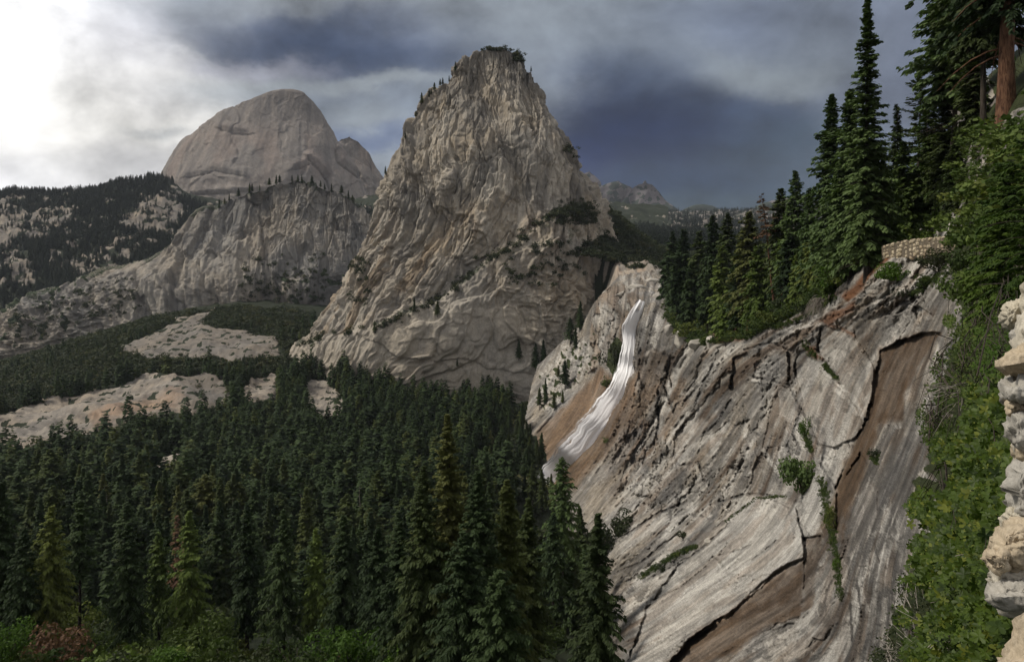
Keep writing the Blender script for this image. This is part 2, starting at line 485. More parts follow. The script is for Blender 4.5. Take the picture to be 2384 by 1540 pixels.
MAT_HD = rock_material('granite_summit', mid=(.185, .168, .153), warm=(.21, .182, .158), dark=(.115, .105, .10), pale=(.30, .265, .23), brown=(.215, .165, .14),
                       patch=420, streak=(.012, .012, .0009), fine=9, bump=.35)
halfdome, V_HD = dome('mountain', HD_L, HD_R, 3900, .9, 120, 520, 300, 460, hd_relief, MAT_HD, sm=6)
HS_L = [(815, 318), (795, 320), (770, 345), (750, 400), (740, 600)]
HS_R = [(815, 318), (835, 326), (850, 342), (866, 366), (878, 388), (886, 405), (900, 440), (930, 600)]
shoulder, V_HS = dome('mountain', HS_L, HS_R, 4300, .9, 60, 300, 160, 200, hd_relief, MAT_HD, sm=4)

# ---- far mountains up the canyon
def far_relief(s, z, px, py, V):
    h = 28 * fbm2(s / 300, z / 300, 3, 301) + 16 * ridged2(s / 260, z / 400, 2, 303) - 25
    m = np.zeros(s.shape + (4,))
    n = fbm2(s / 60, z / 60, 4, 305)
    m[..., 1] = np.clip(sstep(.0, .35, n + sstep(450, 495, py) * 1.3 - .12 + sstep(1412, 1425, px) * sstep(1470, 1425, px) * .5), 0, 1)
    m[..., 3] = .15
    return h, m


MAT_FAR = rock_material('pale_granite', mid=(.125, .115, .12), warm=(.145, .125, .125), dark=(.07, .066, .07), pale=(.17, .155, .155), veg=(.035, .045, .035), patch=500, streak=(.006, .006, .002), fine=28, bump=.3, streak_amt=.4)
dome('mountain', [(1372, 398), (1350, 410), (1330, 440), (1300, 520)], [(1372, 398), (1385, 408), (1396, 425), (1420, 470), (1450, 540)], 6600, .8, 100, 500, 90, 160, far_relief, MAT_FAR)
dome('mountain', [(1440, 420), (1415, 425), (1390, 440), (1370, 480), (1350, 540)], [(1440, 420), (1468, 430), (1490, 450), (1520, 490), (1540, 540)], 6300, .8, 100, 500, 90, 160, far_relief, MAT_FAR)
dome('mountain', [(1500, 421), (1480, 428), (1455, 445), (1435, 470), (1420, 540)], [(1500, 421), (1518, 425), (1530, 436), (1545, 455), (1558, 474), (1585, 490), (1620, 540)], 6000, .8, 100, 500, 90, 160, far_relief, MAT_FAR)
dome('hill', [(1637, 476), (1615, 479), (1590, 487), (1570, 500), (1550, 540)], [(1637, 476), (1655, 479), (1675, 487), (1700, 497), (1740, 540)], 6900, .8, 100, 500, 50, 80,
     lambda s, z, px, py, V: (10 * fbm2(s / 200, z / 200, 3, 311), np.stack([0 * s, .9 + 0 * s, 0 * s, 0 * s], -1)), MAT_FAR)
dome('hill', [(1850, 452), (1800, 470), (1740, 488), (1690, 500), (1640, 540)], [(1850, 452), (1900, 460), (2000, 480), (2100, 500), (2200, 560)], 5200, .8, 100, 500, 50, 120, far_relief, MAT_FAR)

# ---------------------------------------------------------------- valley floor and side slopes
VC = [(-400, 1640, 90), (0, 1650, 90), (600, 1650, 90), (1200, 1690, 90), (1600, 1800, 90),
      (-400, 1860, 50), (600, 1860, 50), (1200, 1900, 50),
      (-400, 1545, 200), (0, 1545, 200), (600, 1555, 200), (1200, 1600, 200), (1600, 1700, 200),
      (-400, 1410, 310), (0, 1410, 310), (600, 1425, 310), (1100, 1440, 310), (1350, 1450, 310), (1600, 1520, 310),
      (-400, 1240, 450), (0, 1240, 450), (600, 1240, 450), (1200, 1260, 450), (1600, 1320, 450),
      (-400, 1100, 620), (0, 1090, 620), (300, 1095, 620), (600, 1090, 620), (900, 1085, 620), (1200, 1110, 600), (1600, 1200, 600),
      (-400, 1010, 760), (0, 1000, 780), (300, 985, 780), (600, 990, 780), (1000, 1002, 770), (1200, 1000, 770), (1500, 1050, 770),
      (-400, 900, 950), (0, 910, 950), (400, 868, 950), (700, 880, 950), (850, 908, 900), (1100, 938, 920), (1250, 942, 900), (1500, 950, 950),
      (-400, 890, 1100), (0, 880, 1100), (400, 800, 1100), (690, 800, 1100), (1000, 885, 1150), (1400, 880, 1150),
      (-400, 860, 1300), (0, 848, 1300), (180, 800, 1300), (400, 745, 1300), (650, 735, 1300), (1000, 800, 1350),
      (-400, 840, 1620), (0, 826, 1620), (200, 770, 1600), (0, 740, 1850), (-400, 740, 1850), (400, 715, 1600), (700, 700, 1600), (1000, 750, 1600),
      (-400, 650, 2000), (0, 655, 2000), (150, 640, 2000), (400, 640, 2000), (700, 650, 2100), (1000, 700, 2000),
      (-400, 560, 2350), (0, 560, 2350), (150, 555, 2350), (300, 545, 2400), (450, 560, 2400), (800, 560, 2500), (1200, 600, 2500),
      (-400, 490, 2700), (0, 494, 2700), (150, 482, 2700), (300, 465, 2700), (450, 500, 2700), (850, 500, 2800),
      (-400, 450, 3000), (-150, 450, 3000), (0, 452, 3000), (90, 447, 3000), (200, 450, 3000), (300, 433, 3000), (385, 420, 3050), (460, 470, 3050), (600, 478, 3100), (850, 462, 3150), (900, 440, 3300), (1200, 470, 3100),
      (-400, 470, 3500), (0, 470, 3500), (200, 470, 3500), (385, 450, 3500), (600, 480, 3500), (870, 470, 3600)]
VC = np.array(VC, float)
_v = RBF(np.stack([VC[:, 0] / 500, np.log(VC[:, 2]) * 1.6], -1), VC[:, 1], 3e-3)


def valley_py(px, d):
    return _v(np.asarray(px, float) / 500, np.log(np.asarray(d, float)) * 1.6)


BENCH = [[(-40, 985), (60, 955), (110, 940), (190, 920), (330, 885), (480, 874), (525, 888), (548, 920), (530, 950), (440, 968), (320, 985), (180, 1020), (60, 1050), (-40, 1075)],
         [(285, 815), (330, 790), (380, 765), (450, 735), (500, 725), (470, 765), (560, 770), (640, 790), (660, 830), (560, 845), (420, 838), (300, 832)],
         [(556, 905), (590, 882), (640, 878), (655, 900), (640, 935), (575, 945)],
         [(704, 905), (715, 880), (745, 885), (780, 905), (800, 940), (805, 975), (760, 975), (715, 960)],
         [(362, 1095), (380, 1074), (410, 1068), (432, 1080), (430, 1112), (395, 1116), (365, 1112)],
         [(1310, 830), (1330, 790), (1395, 770), (1400, 830), (1340, 900), (1290, 950), (1245, 925), (1260, 880)]]
FARB = [[(-40, 490), (60, 470), (150, 485), (180, 500), (120, 540), (40, 560), (-40, 565)], [(290, 500), (330, 470), (400, 455), (440, 480), (430, 520), (370, 545), (300, 540)],
        [(150, 590), (230, 575), (300, 590), (330, 605), (220, 620), (140, 615)], [(-30, 625), (40, 618), (110, 630), (60, 650), (-30, 660)]]

lx = np.arange(-420, 1560, 4.0)
ld_ = np.exp(np.concatenate([np.linspace(math.log(50), math.log(520), 90), np.linspace(math.log(526), math.log(3500), 380)]))
GX, GD = np.meshgrid(lx, ld_)
GY = valley_py(GX, GD)
gx_w = (GX - CX) / F * GD
bench = np.zeros(GX.shape); kind_m = np.zeros(GX.shape + (4,))
nz = fbm2(gx_w / 40, GD / 40, 4, 401)
for i, pl in enumerate(BENCH[:5]):
    sd = poly_sd(GX, GY, pl) + 10 * nz
    bench = np.maximum(bench, sstep(-3, 6, sd))
nzf = fbm2(gx_w / 80, GD / 80, 4, 403)
farb = np.zeros(GX.shape)
for pl in FARB:
    farb = np.maximum(farb, sstep(-14, 14, poly_sd(GX, GY, pl) + 42 * nzf))
farb = np.maximum(farb, sstep(.42, .62, fbm2(gx_w / 70, GD / 70, 4, 405)) * (GD > 1900))
farb = farb * sstep(-.55, -.2, fbm2(gx_w / 40, GD / 40, 3, 407))
p1, tb_ = sheets(gx_w * .5 + GD * .85, gx_w * .85 - GD * .5, (40, 27, 18, 12, 8, 5.5), 411, 3.2, .14, .8); p1 = p1 / 5
p2, e2 = plates(gx_w / 9, GD / 5, 412, 1.5)
rise = bench * (4 + 2.2 * p1 + .5 * p2 + 5 * fbm2(gx_w / 50, GD / 50, 3, 413)) + sstep(1200, 2200, GD) * (22 * fbm2(gx_w / 170, GD / 170, 4, 415) + farb * 10 * p1) + (1 - bench) * 2.5 * fbm2(gx_w / 25, GD / 25, 3, 417)
talus = sstep(-2, 8, poly_sd(GX, GY, BENCH[3]) + 8 * nz)
pt, et = plates(gx_w / 3.4, GD / 3.4, 421, 1.2)
rise = rise * (1 - talus) + talus * (3 + 3.2 * pt)
GV = np.stack([gx_w, GD, (HZ - GY) / F * GD + rise], -1)
gm = np.zeros(GX.shape + (4,)); sand_ = sstep(-3, 6, poly_sd(GX, GY, BENCH[4]) + 6 * nz)
gm[..., 1] = np.where(GD > 1800, 1 - farb, np.maximum(1 - bench, bench * (1 - sand_) * sstep(.25, .5, fbm2(gx_w / 14, GD / 14, 3, 427))))
sand = sstep(-3, 6, poly_sd(GX, GY, BENCH[4]) + 6 * nz)
gm[..., 3] = np.clip(bench * .14 * sstep(-.3, .3, nz + .15) + sand + talus * .5, 0, 1)
gm[..., 0] = np.clip((.3 + .6 * sstep(.45, .0, farb)) * 0 + .95 * farb * (GD > 1800) * sstep(-.8, .3, fbm2(gx_w / 30, GD / 14, 4, 429)) + bench * .6 * sstep(.0, .9, tb_) + .5 * bench * (GY < 855) + bench * .75 * sstep(380, 470, GX) * sstep(860, 880, GY) * sstep(560, 530, GX) + .5 * bench * sstep(0, .4, fbm2(gx_w / 12, GD / 12, 3, 423)), 0, .8)
gm[..., 2] = .55 * sstep(26, 0, line_d(GX, GY, [(225, 985), (330, 950), (420, 930)])[0] + 14 * nz) * bench
MAT_VAL = rock_material('valley_ground', mid=(.215, .195, .17), warm=(.26, .215, .165), dark=(.075, .07, .066), pale=(.38, .335, .28), veg=(.016, .021, .011), brown=(.30, .17, .09),
                        patch=60, streak=(.05, .05, .05), fine=2.2, bump=.5)
me = build_mesh('valley_ground', GV.reshape(-1, 3), grid_polys(*GX.shape), True, {'mask': gm.reshape(-1, 4)})
tag(link('valley_ground', me, MAT_VAL), kind='structure')

# ---------------------------------------------------------------- upper canyon plateau, behind the fall
PC = np.array([(1300, 620, 800), (1450, 655, 800), (1580, 650, 800), (1800, 640, 800), (2100, 640, 800),
               (1300, 600, 950), (1440, 622, 920), (1560, 632, 920), (1800, 620, 950),
               (1290, 530, 1100), (1330, 497, 1100), (1395, 482, 1130), (1430, 503, 1130), (1475, 540, 1130), (1520, 582, 1100), (1570, 612, 1050), (1800, 600, 1100),
               (1300, 540, 1350), (1400, 530, 1400), (1480, 570, 1400), (1600, 590, 1400), (1800, 590, 1400),
               (1300, 560, 2000), (1500, 560, 2000), (1700, 560, 2000), (2000, 560, 2000),
               (1300, 520, 3500), (1500, 528, 3500), (1700, 528, 3500), (2000, 520, 3500),
               (1300, 500, 5200), (1500, 500, 5200), (1700, 492, 5200), (2000, 480, 5200), (1300, 500, 6500), (1700, 500, 6500), (2000, 500, 6500)], float)
_p = RBF(np.stack([PC[:, 0] / 300, np.log(PC[:, 2]) * 2], -1), PC[:, 1], 1e-3)
plateau_py = lambda px, d: _p(np.asarray(px, float) / 300, np.log(np.asarray(d, float)) * 2)
HX, HD_ = np.meshgrid(np.arange(1385, 2200, 4.0), np.exp(np.linspace(math.log(800), math.log(6500), 240)))
HY = plateau_py(HX, HD_)
hxw = (HX - CX) / F * HD_
bare = sstep(.18, .42, fbm2(hxw / 60, HD_ / 60, 4, 431) + .25 * sstep(1600, 2600, HD_)) * (1 - .9 * sstep(930, 990, HD_) * sstep(1600, 1300, HD_))
edge_rock = sstep(990, 900, HD_ + 60 * fbm2(hxw / 20, HD_ / 20, 3, 433))
bare = np.maximum(bare, edge_rock)
ph, pe = plates(hxw / 14, HD_ / 14, 435, 1.4)
drop_ = 60 * sstep(1440, 1395, HX) * sstep(1010, 940, HD_)
sh_, _t = sheets(hxw, HD_, (40, 26, 17, 11), 441, 1.0, .16, 1.2)
HV = np.stack([hxw, HD_, (HZ - HY) / F * HD_ - drop_ + 5 * ph * bare + edge_rock * sh_ + sstep(1400, 3000, HD_) * 30 * fbm2(hxw / 260, HD_ / 260, 3, 437)], -1)
hm = np.zeros(HX.shape + (4,)); hm[..., 1] = 1 - bare; hm[..., 3] = .5 * edge_rock; hm[..., 0] = .85 * bare * sstep(1300, 2200, HD_); hm[..., 2] = edge_rock * .4 * sstep(0, .4, fbm2(hxw / 15, HD_ / 15, 3, 439))
me = build_mesh('plateau_ground', HV.reshape(-1, 3), grid_polys(*HX.shape), True, {'mask': hm.reshape(-1, 4)})
tag(link('plateau_ground', me, MAT_VAL), kind='structure')

# one sheet of ground out to the horizon, under everything
me = build_mesh('ground', [(-14000, -9000, -420), (14000, -9000, -420), (14000, 14000, -420), (-14000, 14000, -420)], np.array([[0, 1, 2, 3]]), False,
                {'mask': np.tile([0, .95, 0, 0], (4, 1))})
tag(link('ground', me, MAT_VAL), kind='structure')
# ---------------------------------------------------------------- the near gorge wall: waterfall gully, striated granite slabs, wooded hillside
CC = [  # bearing and distance of the gorge wall
    (1100, 1100, 760), (1150, 1040, 800), (1160, 1180, 640), (1200, 1080, 690), (1240, 940, 800), (1250, 860, 880), (1300, 1000, 700), (1200, 1250, 600), (1150, 1400, 560),
    (1320, 870, 790), (1300, 1110, 600), (1380, 800, 760), (1400, 740, 750), (1420, 690, 760), (1370, 920, 700), (1300, 1060, 640), (1250, 1130, 620),
    (1450, 665, 740), (1520, 662, 730), (1460, 645, 790), (1560, 640, 760), (1450, 760, 655), (1440, 860, 640), (1410, 930, 630), (1500, 690, 620), (1478, 740, 606), (1470, 830, 600), (1455, 890, 590), (1400, 980, 570), (1330, 1070, 560), (1270, 1160, 560),
    (1520, 720, 585), (1510, 850, 560), (1470, 960, 540), (1400, 1060, 530), (1340, 1180, 500), (1300, 1300, 480),
    (1560, 760, 500), (1640, 800, 410), (1700, 790, 370), (1760, 770, 320), (1830, 740, 265), (1900, 700, 225), (1980, 640, 180), (2060, 595, 150), (2140, 590, 140), (2200, 590, 130),
    (1600, 950, 420), (1500, 1050, 480), (1420, 1180, 450), (1350, 1400, 420), (1700, 900, 340), (1800, 900, 275), (1900, 850, 215), (2000, 760, 165), (2100, 680, 130), (2200, 680, 105),
    (1600, 1150, 350), (1500, 1300, 330), (1420, 1450, 300), (1700, 1050, 285), (1800, 1050, 235), (1900, 1000, 180), (2000, 900, 140), (2100, 850, 108), (2180, 800, 88),
    (1600, 1350, 250), (1500, 1540, 210), (1700, 1250, 230), (1800, 1200, 190), (1900, 1150, 145), (2000, 1050, 105), (2080, 1000, 84), (2140, 950, 68),
    (1700, 1400, 180), (1620, 1560, 160), (1800, 1350, 145), (1900, 1300, 105), (1980, 1200, 82), (2060, 1150, 62), (2120, 1100, 45),
    (1800, 1540, 110), (1900, 1450, 82), (1980, 1400, 58), (2050, 1300, 44), (2120, 1250, 26), (2040, 1540, 38), (2100, 1420, 26), (2120, 1540, 18),
    (2250, 640, 85), (2330, 640, 62), (2400, 640, 48), (2480, 640, 40), (2260, 760, 50), (2330, 760, 34), (2400, 760, 24), (2480, 760, 18), (2250, 880, 33), (2330, 900, 20), (2400, 900, 13), (2480, 900, 9),
    (2180, 1000, 40), (2250, 1020, 20), (2330, 1050, 12), (2420, 1050, 8), (2180, 1200, 18), (2250, 1220, 11), (2330, 1250, 7.5), (2430, 1250, 5.5), (2180, 1400, 12), (2250, 1420, 8), (2350, 1440, 5.5), (2450, 1440, 4.2),
    (2200, 1560, 9.5), (2300, 1600, 6.5), (2450, 1640, 4), (2100, 1660, 17), (1900, 1660, 62), (1700, 1660, 115), (1500, 1680, 180), (1350, 1600, 320),
    # hillside above the lip
    (1560, 700, 600), (1640, 745, 480), (1700, 745, 410), (1600, 660, 690), (1700, 690, 500), (1800, 690, 330), (1800, 640, 420), (1900, 650, 255), (1900, 600, 350), (2000, 590, 220), (2000, 560, 290), (2080, 560, 175), (2100, 510, 215), (2160, 560, 150), (2180, 500, 160),
    (2230, 560, 118), (2230, 460, 140), (2240, 380, 140), (2300, 310, 120), (2384, 245, 95), (2480, 190, 80), (2300, 450, 100), (2400, 420, 75), (2480, 420, 62), (2320, 540, 85), (2420, 540, 60),
    (2200, 330, 180), (2280, 200, 170), (2384, 110, 150), (2480, 20, 140), (2100, 430, 270), (2000, 520, 360), (1900, 565, 430), (1750, 620, 560), (1620, 625, 780)]
CC = np.array(CC, float)
_c = RBF(CC[:, :2] / 300, np.log(CC[:, 2]), 2e-3)


def cliff_d(px, py):
    return np.exp(_c(np.asarray(px, float) / 300, np.asarray(py, float) / 300))


STEP = 2.0
ax = np.arange(1140, 2490, STEP); ay = np.arange(-10, 1672, STEP)
AX, AY = np.meshgrid(ax, ay)
CD = cliff_d(AX, AY)
OUT = [(1135, 1700), (1135, 1120), (1190, 1040), (1225, 960), (1235, 900), (1250, 850), (1300, 800), (1350, 755), (1385, 700), (1412, 668), (1440, 640), (1500, 630), (1560, 622), (1650, 618), (1750, 612), (1900, 560), (2000, 512), (2100, 424), (2200, 322), (2280, 192), (2384, 100), (2500, -5), (2500, 1700)]
inside = poly_sd(AX, AY, OUT) > 0

# strike of the banding
SD = np.array([(1500, 760, -.25, .97), (1560, 900, -.40, .92), (1480, 1050, -.55, .83), (1400, 1150, -.62, .78), (1620, 880, -.6, .8), (1700, 850, -.72, .69), (1650, 1050, -.68, .73), (1550, 1200, -.72, .69),
               (1600, 1350, -.8, .6), (1480, 1400, -.85, .53), (1750, 1300, -.78, .62), (1850, 1420, -.84, .54), (1700, 1500, -.82, .57), (1900, 740, -.84, .54), (2000, 680, -.8, .6), (2120, 640, -.72, .69), (2150, 720, -.5, .86),
               (1800, 780, -.86, .5), (1850, 950, -.35, .94), (1800, 1080, -.25, .97), (1900, 1100, -.4, .92), (1960, 950, -.35, .94), (2150, 900, -.3, .95), (2050, 1050, -.42, .9), (2050, 1250, -.3, .95), (1990, 1400, -.15, .99), (2080, 1480, -.1, .99),
               (2250, 1100, -.2, .98), (2384, 1400, -.1, .99), (1300, 1040, -.66, .75), (1400, 800, -.12, .99), (1250, 900, -.6, .8), (1450, 680, -.1, .99), (2300, 400, -.6, .8), (1700, 650, -.8, .5)])
_s = RBF(SD[:, :2] / 300, SD[:, 2:], 3e-2)
SF = _s(AX / 300, AY / 300); SF = SF / (np.linalg.norm(SF, axis=-1, keepdims=True) + 1e-9)


def smear(img, length):
    """drag a noise picture along the strike so that it becomes banding."""
    ny, nx = img.shape
    acc = img.copy(); w = 1.0
    for sg in (1, -1):
        x = np.tile(np.arange(nx, dtype=float), (ny, 1)); y = np.tile(np.arange(ny, dtype=float)[:, None], (1, nx))
        n = int(length / STEP / 2 / 1.5)
        for k in range(n):
            xi = np.clip(np.rint(x).astype(int), 0, nx - 1); yi = np.clip(np.rint(y).astype(int), 0, ny - 1)
            f = SF[yi, xi]
            x = x + sg * 1.5 * f[..., 0]; y = y + sg * 1.5 * f[..., 1]
            xi = np.clip(np.rint(x).astype(int), 0, nx - 1); yi = np.clip(np.rint(y).astype(int), 0, ny - 1)
            acc += img[yi, xi]
            if sg == 1: w += 1
            else: w += 1
    r = acc / w
    return (r - r.mean()) / r.std()


def cells(size, seed):
    wx = AX + size * .6 * fbm2(AX / (3 * size), AY / (3 * size), 2, seed); wy = AY + size * .6 * fbm2(AX / (3 * size) + 7, AY / (3 * size), 2, seed + 1)
    return r01(np.floor(wx / size).astype(np.int64), np.floor(wy / size).astype(np.int64), seed)


band0 = smear(cells(46, 499), 330)
band1 = smear(cells(34, 501), 190)
band2 = smear(cells(13, 503), 130)
band3 = smear(cells(5, 505), 80)
band4 = smear(rng.random(AX.shape), 46)
along = AX * SF[..., 0] + AY * SF[..., 1]; across = AX * -SF[..., 1] + AY * SF[..., 0]


def terrace(x, n=1.6):
    k = np.floor(x * n); f = x * n - k
    return (k + sstep(.35, .65, f)) / n


LIP = [(1552, 640), (1548, 705), (1566, 765), (1600, 800), (1640, 806), (1690, 800), (1740, 792), (1790, 765), (1840, 742), (1890, 712), (1950, 672), (1990, 640), (2030, 605), (2065, 592), (2240, 592), (2260, 640)]
HILL = LIP + [(2300, 560), (2384, 470), (2500, 380), (2500, -100), (1560, 560)]
hill = sstep(-4, 6, poly_sd(AX, AY, HILL))
slab = (AX > 1470) & (hill < .5)
Hh = np.zeros(AX.shape)
M = np.zeros(AX.shape + (4,))
w_rock = (1 - hill) * sstep(1380, 1480, AX)
w_near = sstep(1700, 1900, AX)
nw = fbm2(AX / 45, AY / 45, 4, 511)
blk = sstep(-.25, .35, fbm2(AX / 170, AY / 170, 3, 525) + .35 * w_near + .5 * sstep(1980, 2120, AX))
ang = np.arctan2(-SF[..., 0], SF[..., 1])
sh1 = np.zeros(AX.shape); to1 = np.zeros(AX.shape); sh2 = np.zeros(AX.shape); to2 = np.zeros(AX.shape); wsum_ = np.zeros(AX.shape)
j1 = np.zeros(AX.shape); j2 = np.zeros(AX.shape)
for k, a0 in enumerate((.22, .62, 1.0)):
    w_ = sstep(.30, .10, np.abs(ang - a0 - .04 * nw)) if 0 < k < 2 else (sstep(.52, .32, ang + .04 * nw) if k == 0 else sstep(.72, .92, ang + .04 * nw))
    w_ = w_ + 1e-3
    al = (AX - 1800) * -math.sin(a0) + (AY - 1050) * math.cos(a0); ac = (AX - 1800) * math.cos(a0) + (AY - 1050) * math.sin(a0)
    al = al + 12 * nw; ac = ac + 9 * nw
    h_, t_ = sheets(ac, al, (92, 66, 47, 34, 25, 18, 13, 9.5, 7), 541 + 7 * k, 2.7, .14, 1.5)
    sh1 += w_ * h_; to1 += w_ * t_
    h_, t_ = sheets(ac - .8 * al, al + .4 * ac, (64, 43, 28, 18, 12, 8), 641 + 7 * k, 1.2, .17, 1.5)
    sh2 += w_ * h_; to2 += w_ * t_
    j1 += w_ * sstep(.03, 0, np.abs(fbm2(ac / 30, al / 260, 3, 545 + k))); j2 += w_ * sstep(.045, 0, np.abs(fbm2(ac / 13, al / 110, 3, 556 + k)))
    q1_, qe_ = plates(ac / 58, al / 120, 521 + k, 4.2); q2_, qf_ = plates(ac / 22, al / 55, 531 + k, 3.0); q3_, qg_ = plates(ac / 8.5, al / 20, 571 + k, 2.6)
    if k == 0: pl1, pl2, pl3, pe1, pe2 = w_ * q1_, w_ * q2_, w_ * q3_, w_ * qe_, w_ * qf_
    else: pl1 = pl1 + w_ * q1_; pl2 = pl2 + w_ * q2_; pl3 = pl3 + w_ * q3_; pe1 = pe1 + w_ * qe_; pe2 = pe2 + w_ * qf_
    wsum_ += w_
for a_ in (sh1, to1, sh2, to2, j1, j2, pl1, pl2, pl3, pe1, pe2): a_ /= wsum_
jn = j1 + .7 * j2
Hh += w_rock * (10 * terrace(band1 * .5, 1.3) + 4.0 * terrace(band2 * .6, 1.8) + 1.3 * band3 + .4 * band4 + blk * (8 * pl1 + 4 * pl2 + 1.2 * pl3) + 1.15 * sh1 + sh2 * (.1 + 1.2 * blk) + 10 * nw)
Hh -= w_rock * (blk * (5 * sstep(.07, 0, pe1) + 2.4 * sstep(.09, 0, pe2)) + 3.2 * jn)
tone = to1 + .8 * to2 * blk

# blocks and recesses of the slab wall: outline, push toward the viewer (+) or away (-), edge width, brown, dark, pale; recess darks mix stain with painted-in overhang shade
Z6 = lambda *q: [(1430.4 + x * .43345, 572.2 + y * .43345) for x, y in q]
Z9 = lambda *q: [(1621.1 + x * .38085, 953.6 + y * .38085) for x, y in q]
FEAT = [
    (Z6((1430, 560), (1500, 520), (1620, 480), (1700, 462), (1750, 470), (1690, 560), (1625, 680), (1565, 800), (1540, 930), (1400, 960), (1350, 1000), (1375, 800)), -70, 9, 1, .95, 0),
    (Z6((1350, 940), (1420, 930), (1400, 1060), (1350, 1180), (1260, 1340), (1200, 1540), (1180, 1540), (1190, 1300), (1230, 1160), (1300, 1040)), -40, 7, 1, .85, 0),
    (Z6((1085, 440), (1140, 425), (1250, 480), (1330, 560), (1400, 660), (1385, 780), (1350, 920), (1270, 830), (1180, 680), (1090, 560)), 26, 8, 0, .25, .3),
    (Z6((960, 640), (985, 570), (1040, 545), (1110, 640), (1230, 760), (1330, 870), (1345, 945), (1290, 1030), (1190, 1080), (1090, 1060), (1010, 830)), 20, 8, 0, .15, .45),
    (Z6((850, 520), (930, 560), (945, 720), (905, 690), (840, 600)), 9, 5, 0, .3, 0),
    (Z6((935, 560), (965, 545), (955, 700), (930, 740)), -26, 4, .5, .6, 0),
    (Z6((1260, 380), (1360, 395), (1380, 480), (1372, 600), (1340, 560), (1285, 480)), -20, 6, .1, .7, 0),
    (Z6((1380, 410), (1600, 330), (1640, 440), (1480, 500), (1400, 545)), 16, 6, 0, .2, .35),
    (Z6((1610, 320), (1700, 200), (1800, 130), (1860, 170), (1840, 330), (1760, 400), (1640, 330)), 22, 7, 0, .6, .1),
    (Z6((1480, 250), (1560, 170), (1610, 160), (1590, 300), (1520, 280)), 14, 5, 0, .25, .3),
    (Z6((1640, 430), (1760, 330), (1860, 340), (1800, 470), (1720, 455)), 12, 6, 0, .45, 0),
    (Z6((1560, 800), (1640, 640), (1740, 480), (1780, 500), (1740, 700), (1660, 900), (1600, 1080), (1560, 1000)), 10, 6, .25, .1, .2),
    (Z6((790, 1090), (830, 900), (895, 745), (935, 765), (860, 930), (815, 1100), (770, 1330), (725, 1335), (745, 1200)), -30, 6, .5, .45, 0),
    (Z6((640, 600), (720, 560), (760, 700), (800, 900), (740, 1000), (690, 850), (620, 760)), -12, 10, 0, .6, 0),
    (Z6((880, 760), (975, 770), (985, 900), (930, 940), (885, 900)), 9, 5, 0, 0, .5),
    (Z6((790, 1180), (850, 1100), (960, 1280), (890, 1340), (800, 1320)), 16, 6, 0, .2, 0),
    (Z6((560, 640), (690, 560), (720, 400), (1060, 300), (1080, 360), (860, 480), (720, 560)), 9, 7, 0, .25, .2),
    (Z6((530, 470), (560, 440), (660, 430), (640, 500), (540, 550), (480, 560)), 14, 6, 0, .2, .4),
    (Z6((240, 470), (300, 420), (330, 440), (320, 560), (260, 540)), -26, 6, 0, .75, 0),
    (Z6((100, 620), (200, 560), (320, 600), (310, 760), (260, 620), (160, 760)), -9, 9, .5, .1, 0),
    (Z9((0, 800), (60, 740), (300, 560), (420, 525), (600, 590), (655, 800), (660, 900), (520, 960), (400, 1060), (200, 1230), (0, 1330), (-260, 1530), (-420, 1530), (-300, 1200), (-120, 960)), 20, 9, 0, 0, .75),
    (Z9((0, 1360), (200, 1240), (400, 1075), (520, 975), (650, 925), (660, 1080), (640, 1260), (420, 1330), (230, 1490), (0, 1560), (-180, 1560)), -30, 9, .95, .7, 0),
    (Z9((200, 1530), (420, 1350), (600, 1300), (610, 1420), (600, 1560), (200, 1560)), 12, 7, .25, 0, .3),
    (Z9((645, 560), (760, 400), (800, 460), (770, 620), (735, 760), (690, 780), (650, 660)), 16, 7, 0, 0, .7),
    (Z9((660, 780), (760, 770), (740, 1000), (700, 1200), (640, 1300), (660, 1000)), -20, 7, .7, .2, 0),
    (Z9((930, 740), (960, 600), (1050, 450), (1110, 490), (1100, 680), (1000, 850), (905, 905)), 16, 7, .35, 0, .2),
    (Z9((880, 620), (900, 420), (1000, 260), (1040, 330), (960, 560), (890, 800)), -26, 6, .95, .7, 0),
    (Z9((700, 1390), (780, 1240), (850, 1160), (870, 1230), (780, 1400)), 16, 6, 0, .55, 0),
    (Z9((640, 1240), (720, 1190), (740, 1000), (830, 900), (850, 1150), (690, 1400), (610, 1500)), 14, 7, 0, 0, .4),
    (Z9((870, 910), (930, 900), (930, 1300), (900, 1560), (860, 1560), (880, 1100)), -10, 6, .3, .2, 0),
    (Z9((1050, 250), (1160, 90), (1180, 180), (1120, 330)), 9, 5, .2, 0, .2),
]
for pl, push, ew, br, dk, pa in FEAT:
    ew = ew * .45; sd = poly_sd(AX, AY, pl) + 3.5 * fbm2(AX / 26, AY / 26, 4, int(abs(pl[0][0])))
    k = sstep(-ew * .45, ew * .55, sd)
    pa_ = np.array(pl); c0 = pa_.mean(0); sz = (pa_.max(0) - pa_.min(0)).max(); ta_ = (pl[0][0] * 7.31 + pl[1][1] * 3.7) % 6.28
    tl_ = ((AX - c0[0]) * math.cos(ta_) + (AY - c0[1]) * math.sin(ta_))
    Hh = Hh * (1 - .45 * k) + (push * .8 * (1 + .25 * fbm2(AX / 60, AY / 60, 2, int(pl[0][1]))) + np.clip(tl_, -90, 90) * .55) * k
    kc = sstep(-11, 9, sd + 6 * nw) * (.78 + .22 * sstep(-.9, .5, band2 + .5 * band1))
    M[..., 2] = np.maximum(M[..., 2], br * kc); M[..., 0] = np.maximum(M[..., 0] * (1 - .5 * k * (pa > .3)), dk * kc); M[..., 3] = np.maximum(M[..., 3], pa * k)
    if push > 0: M[..., 2] *= (1 - k * (1 - br))
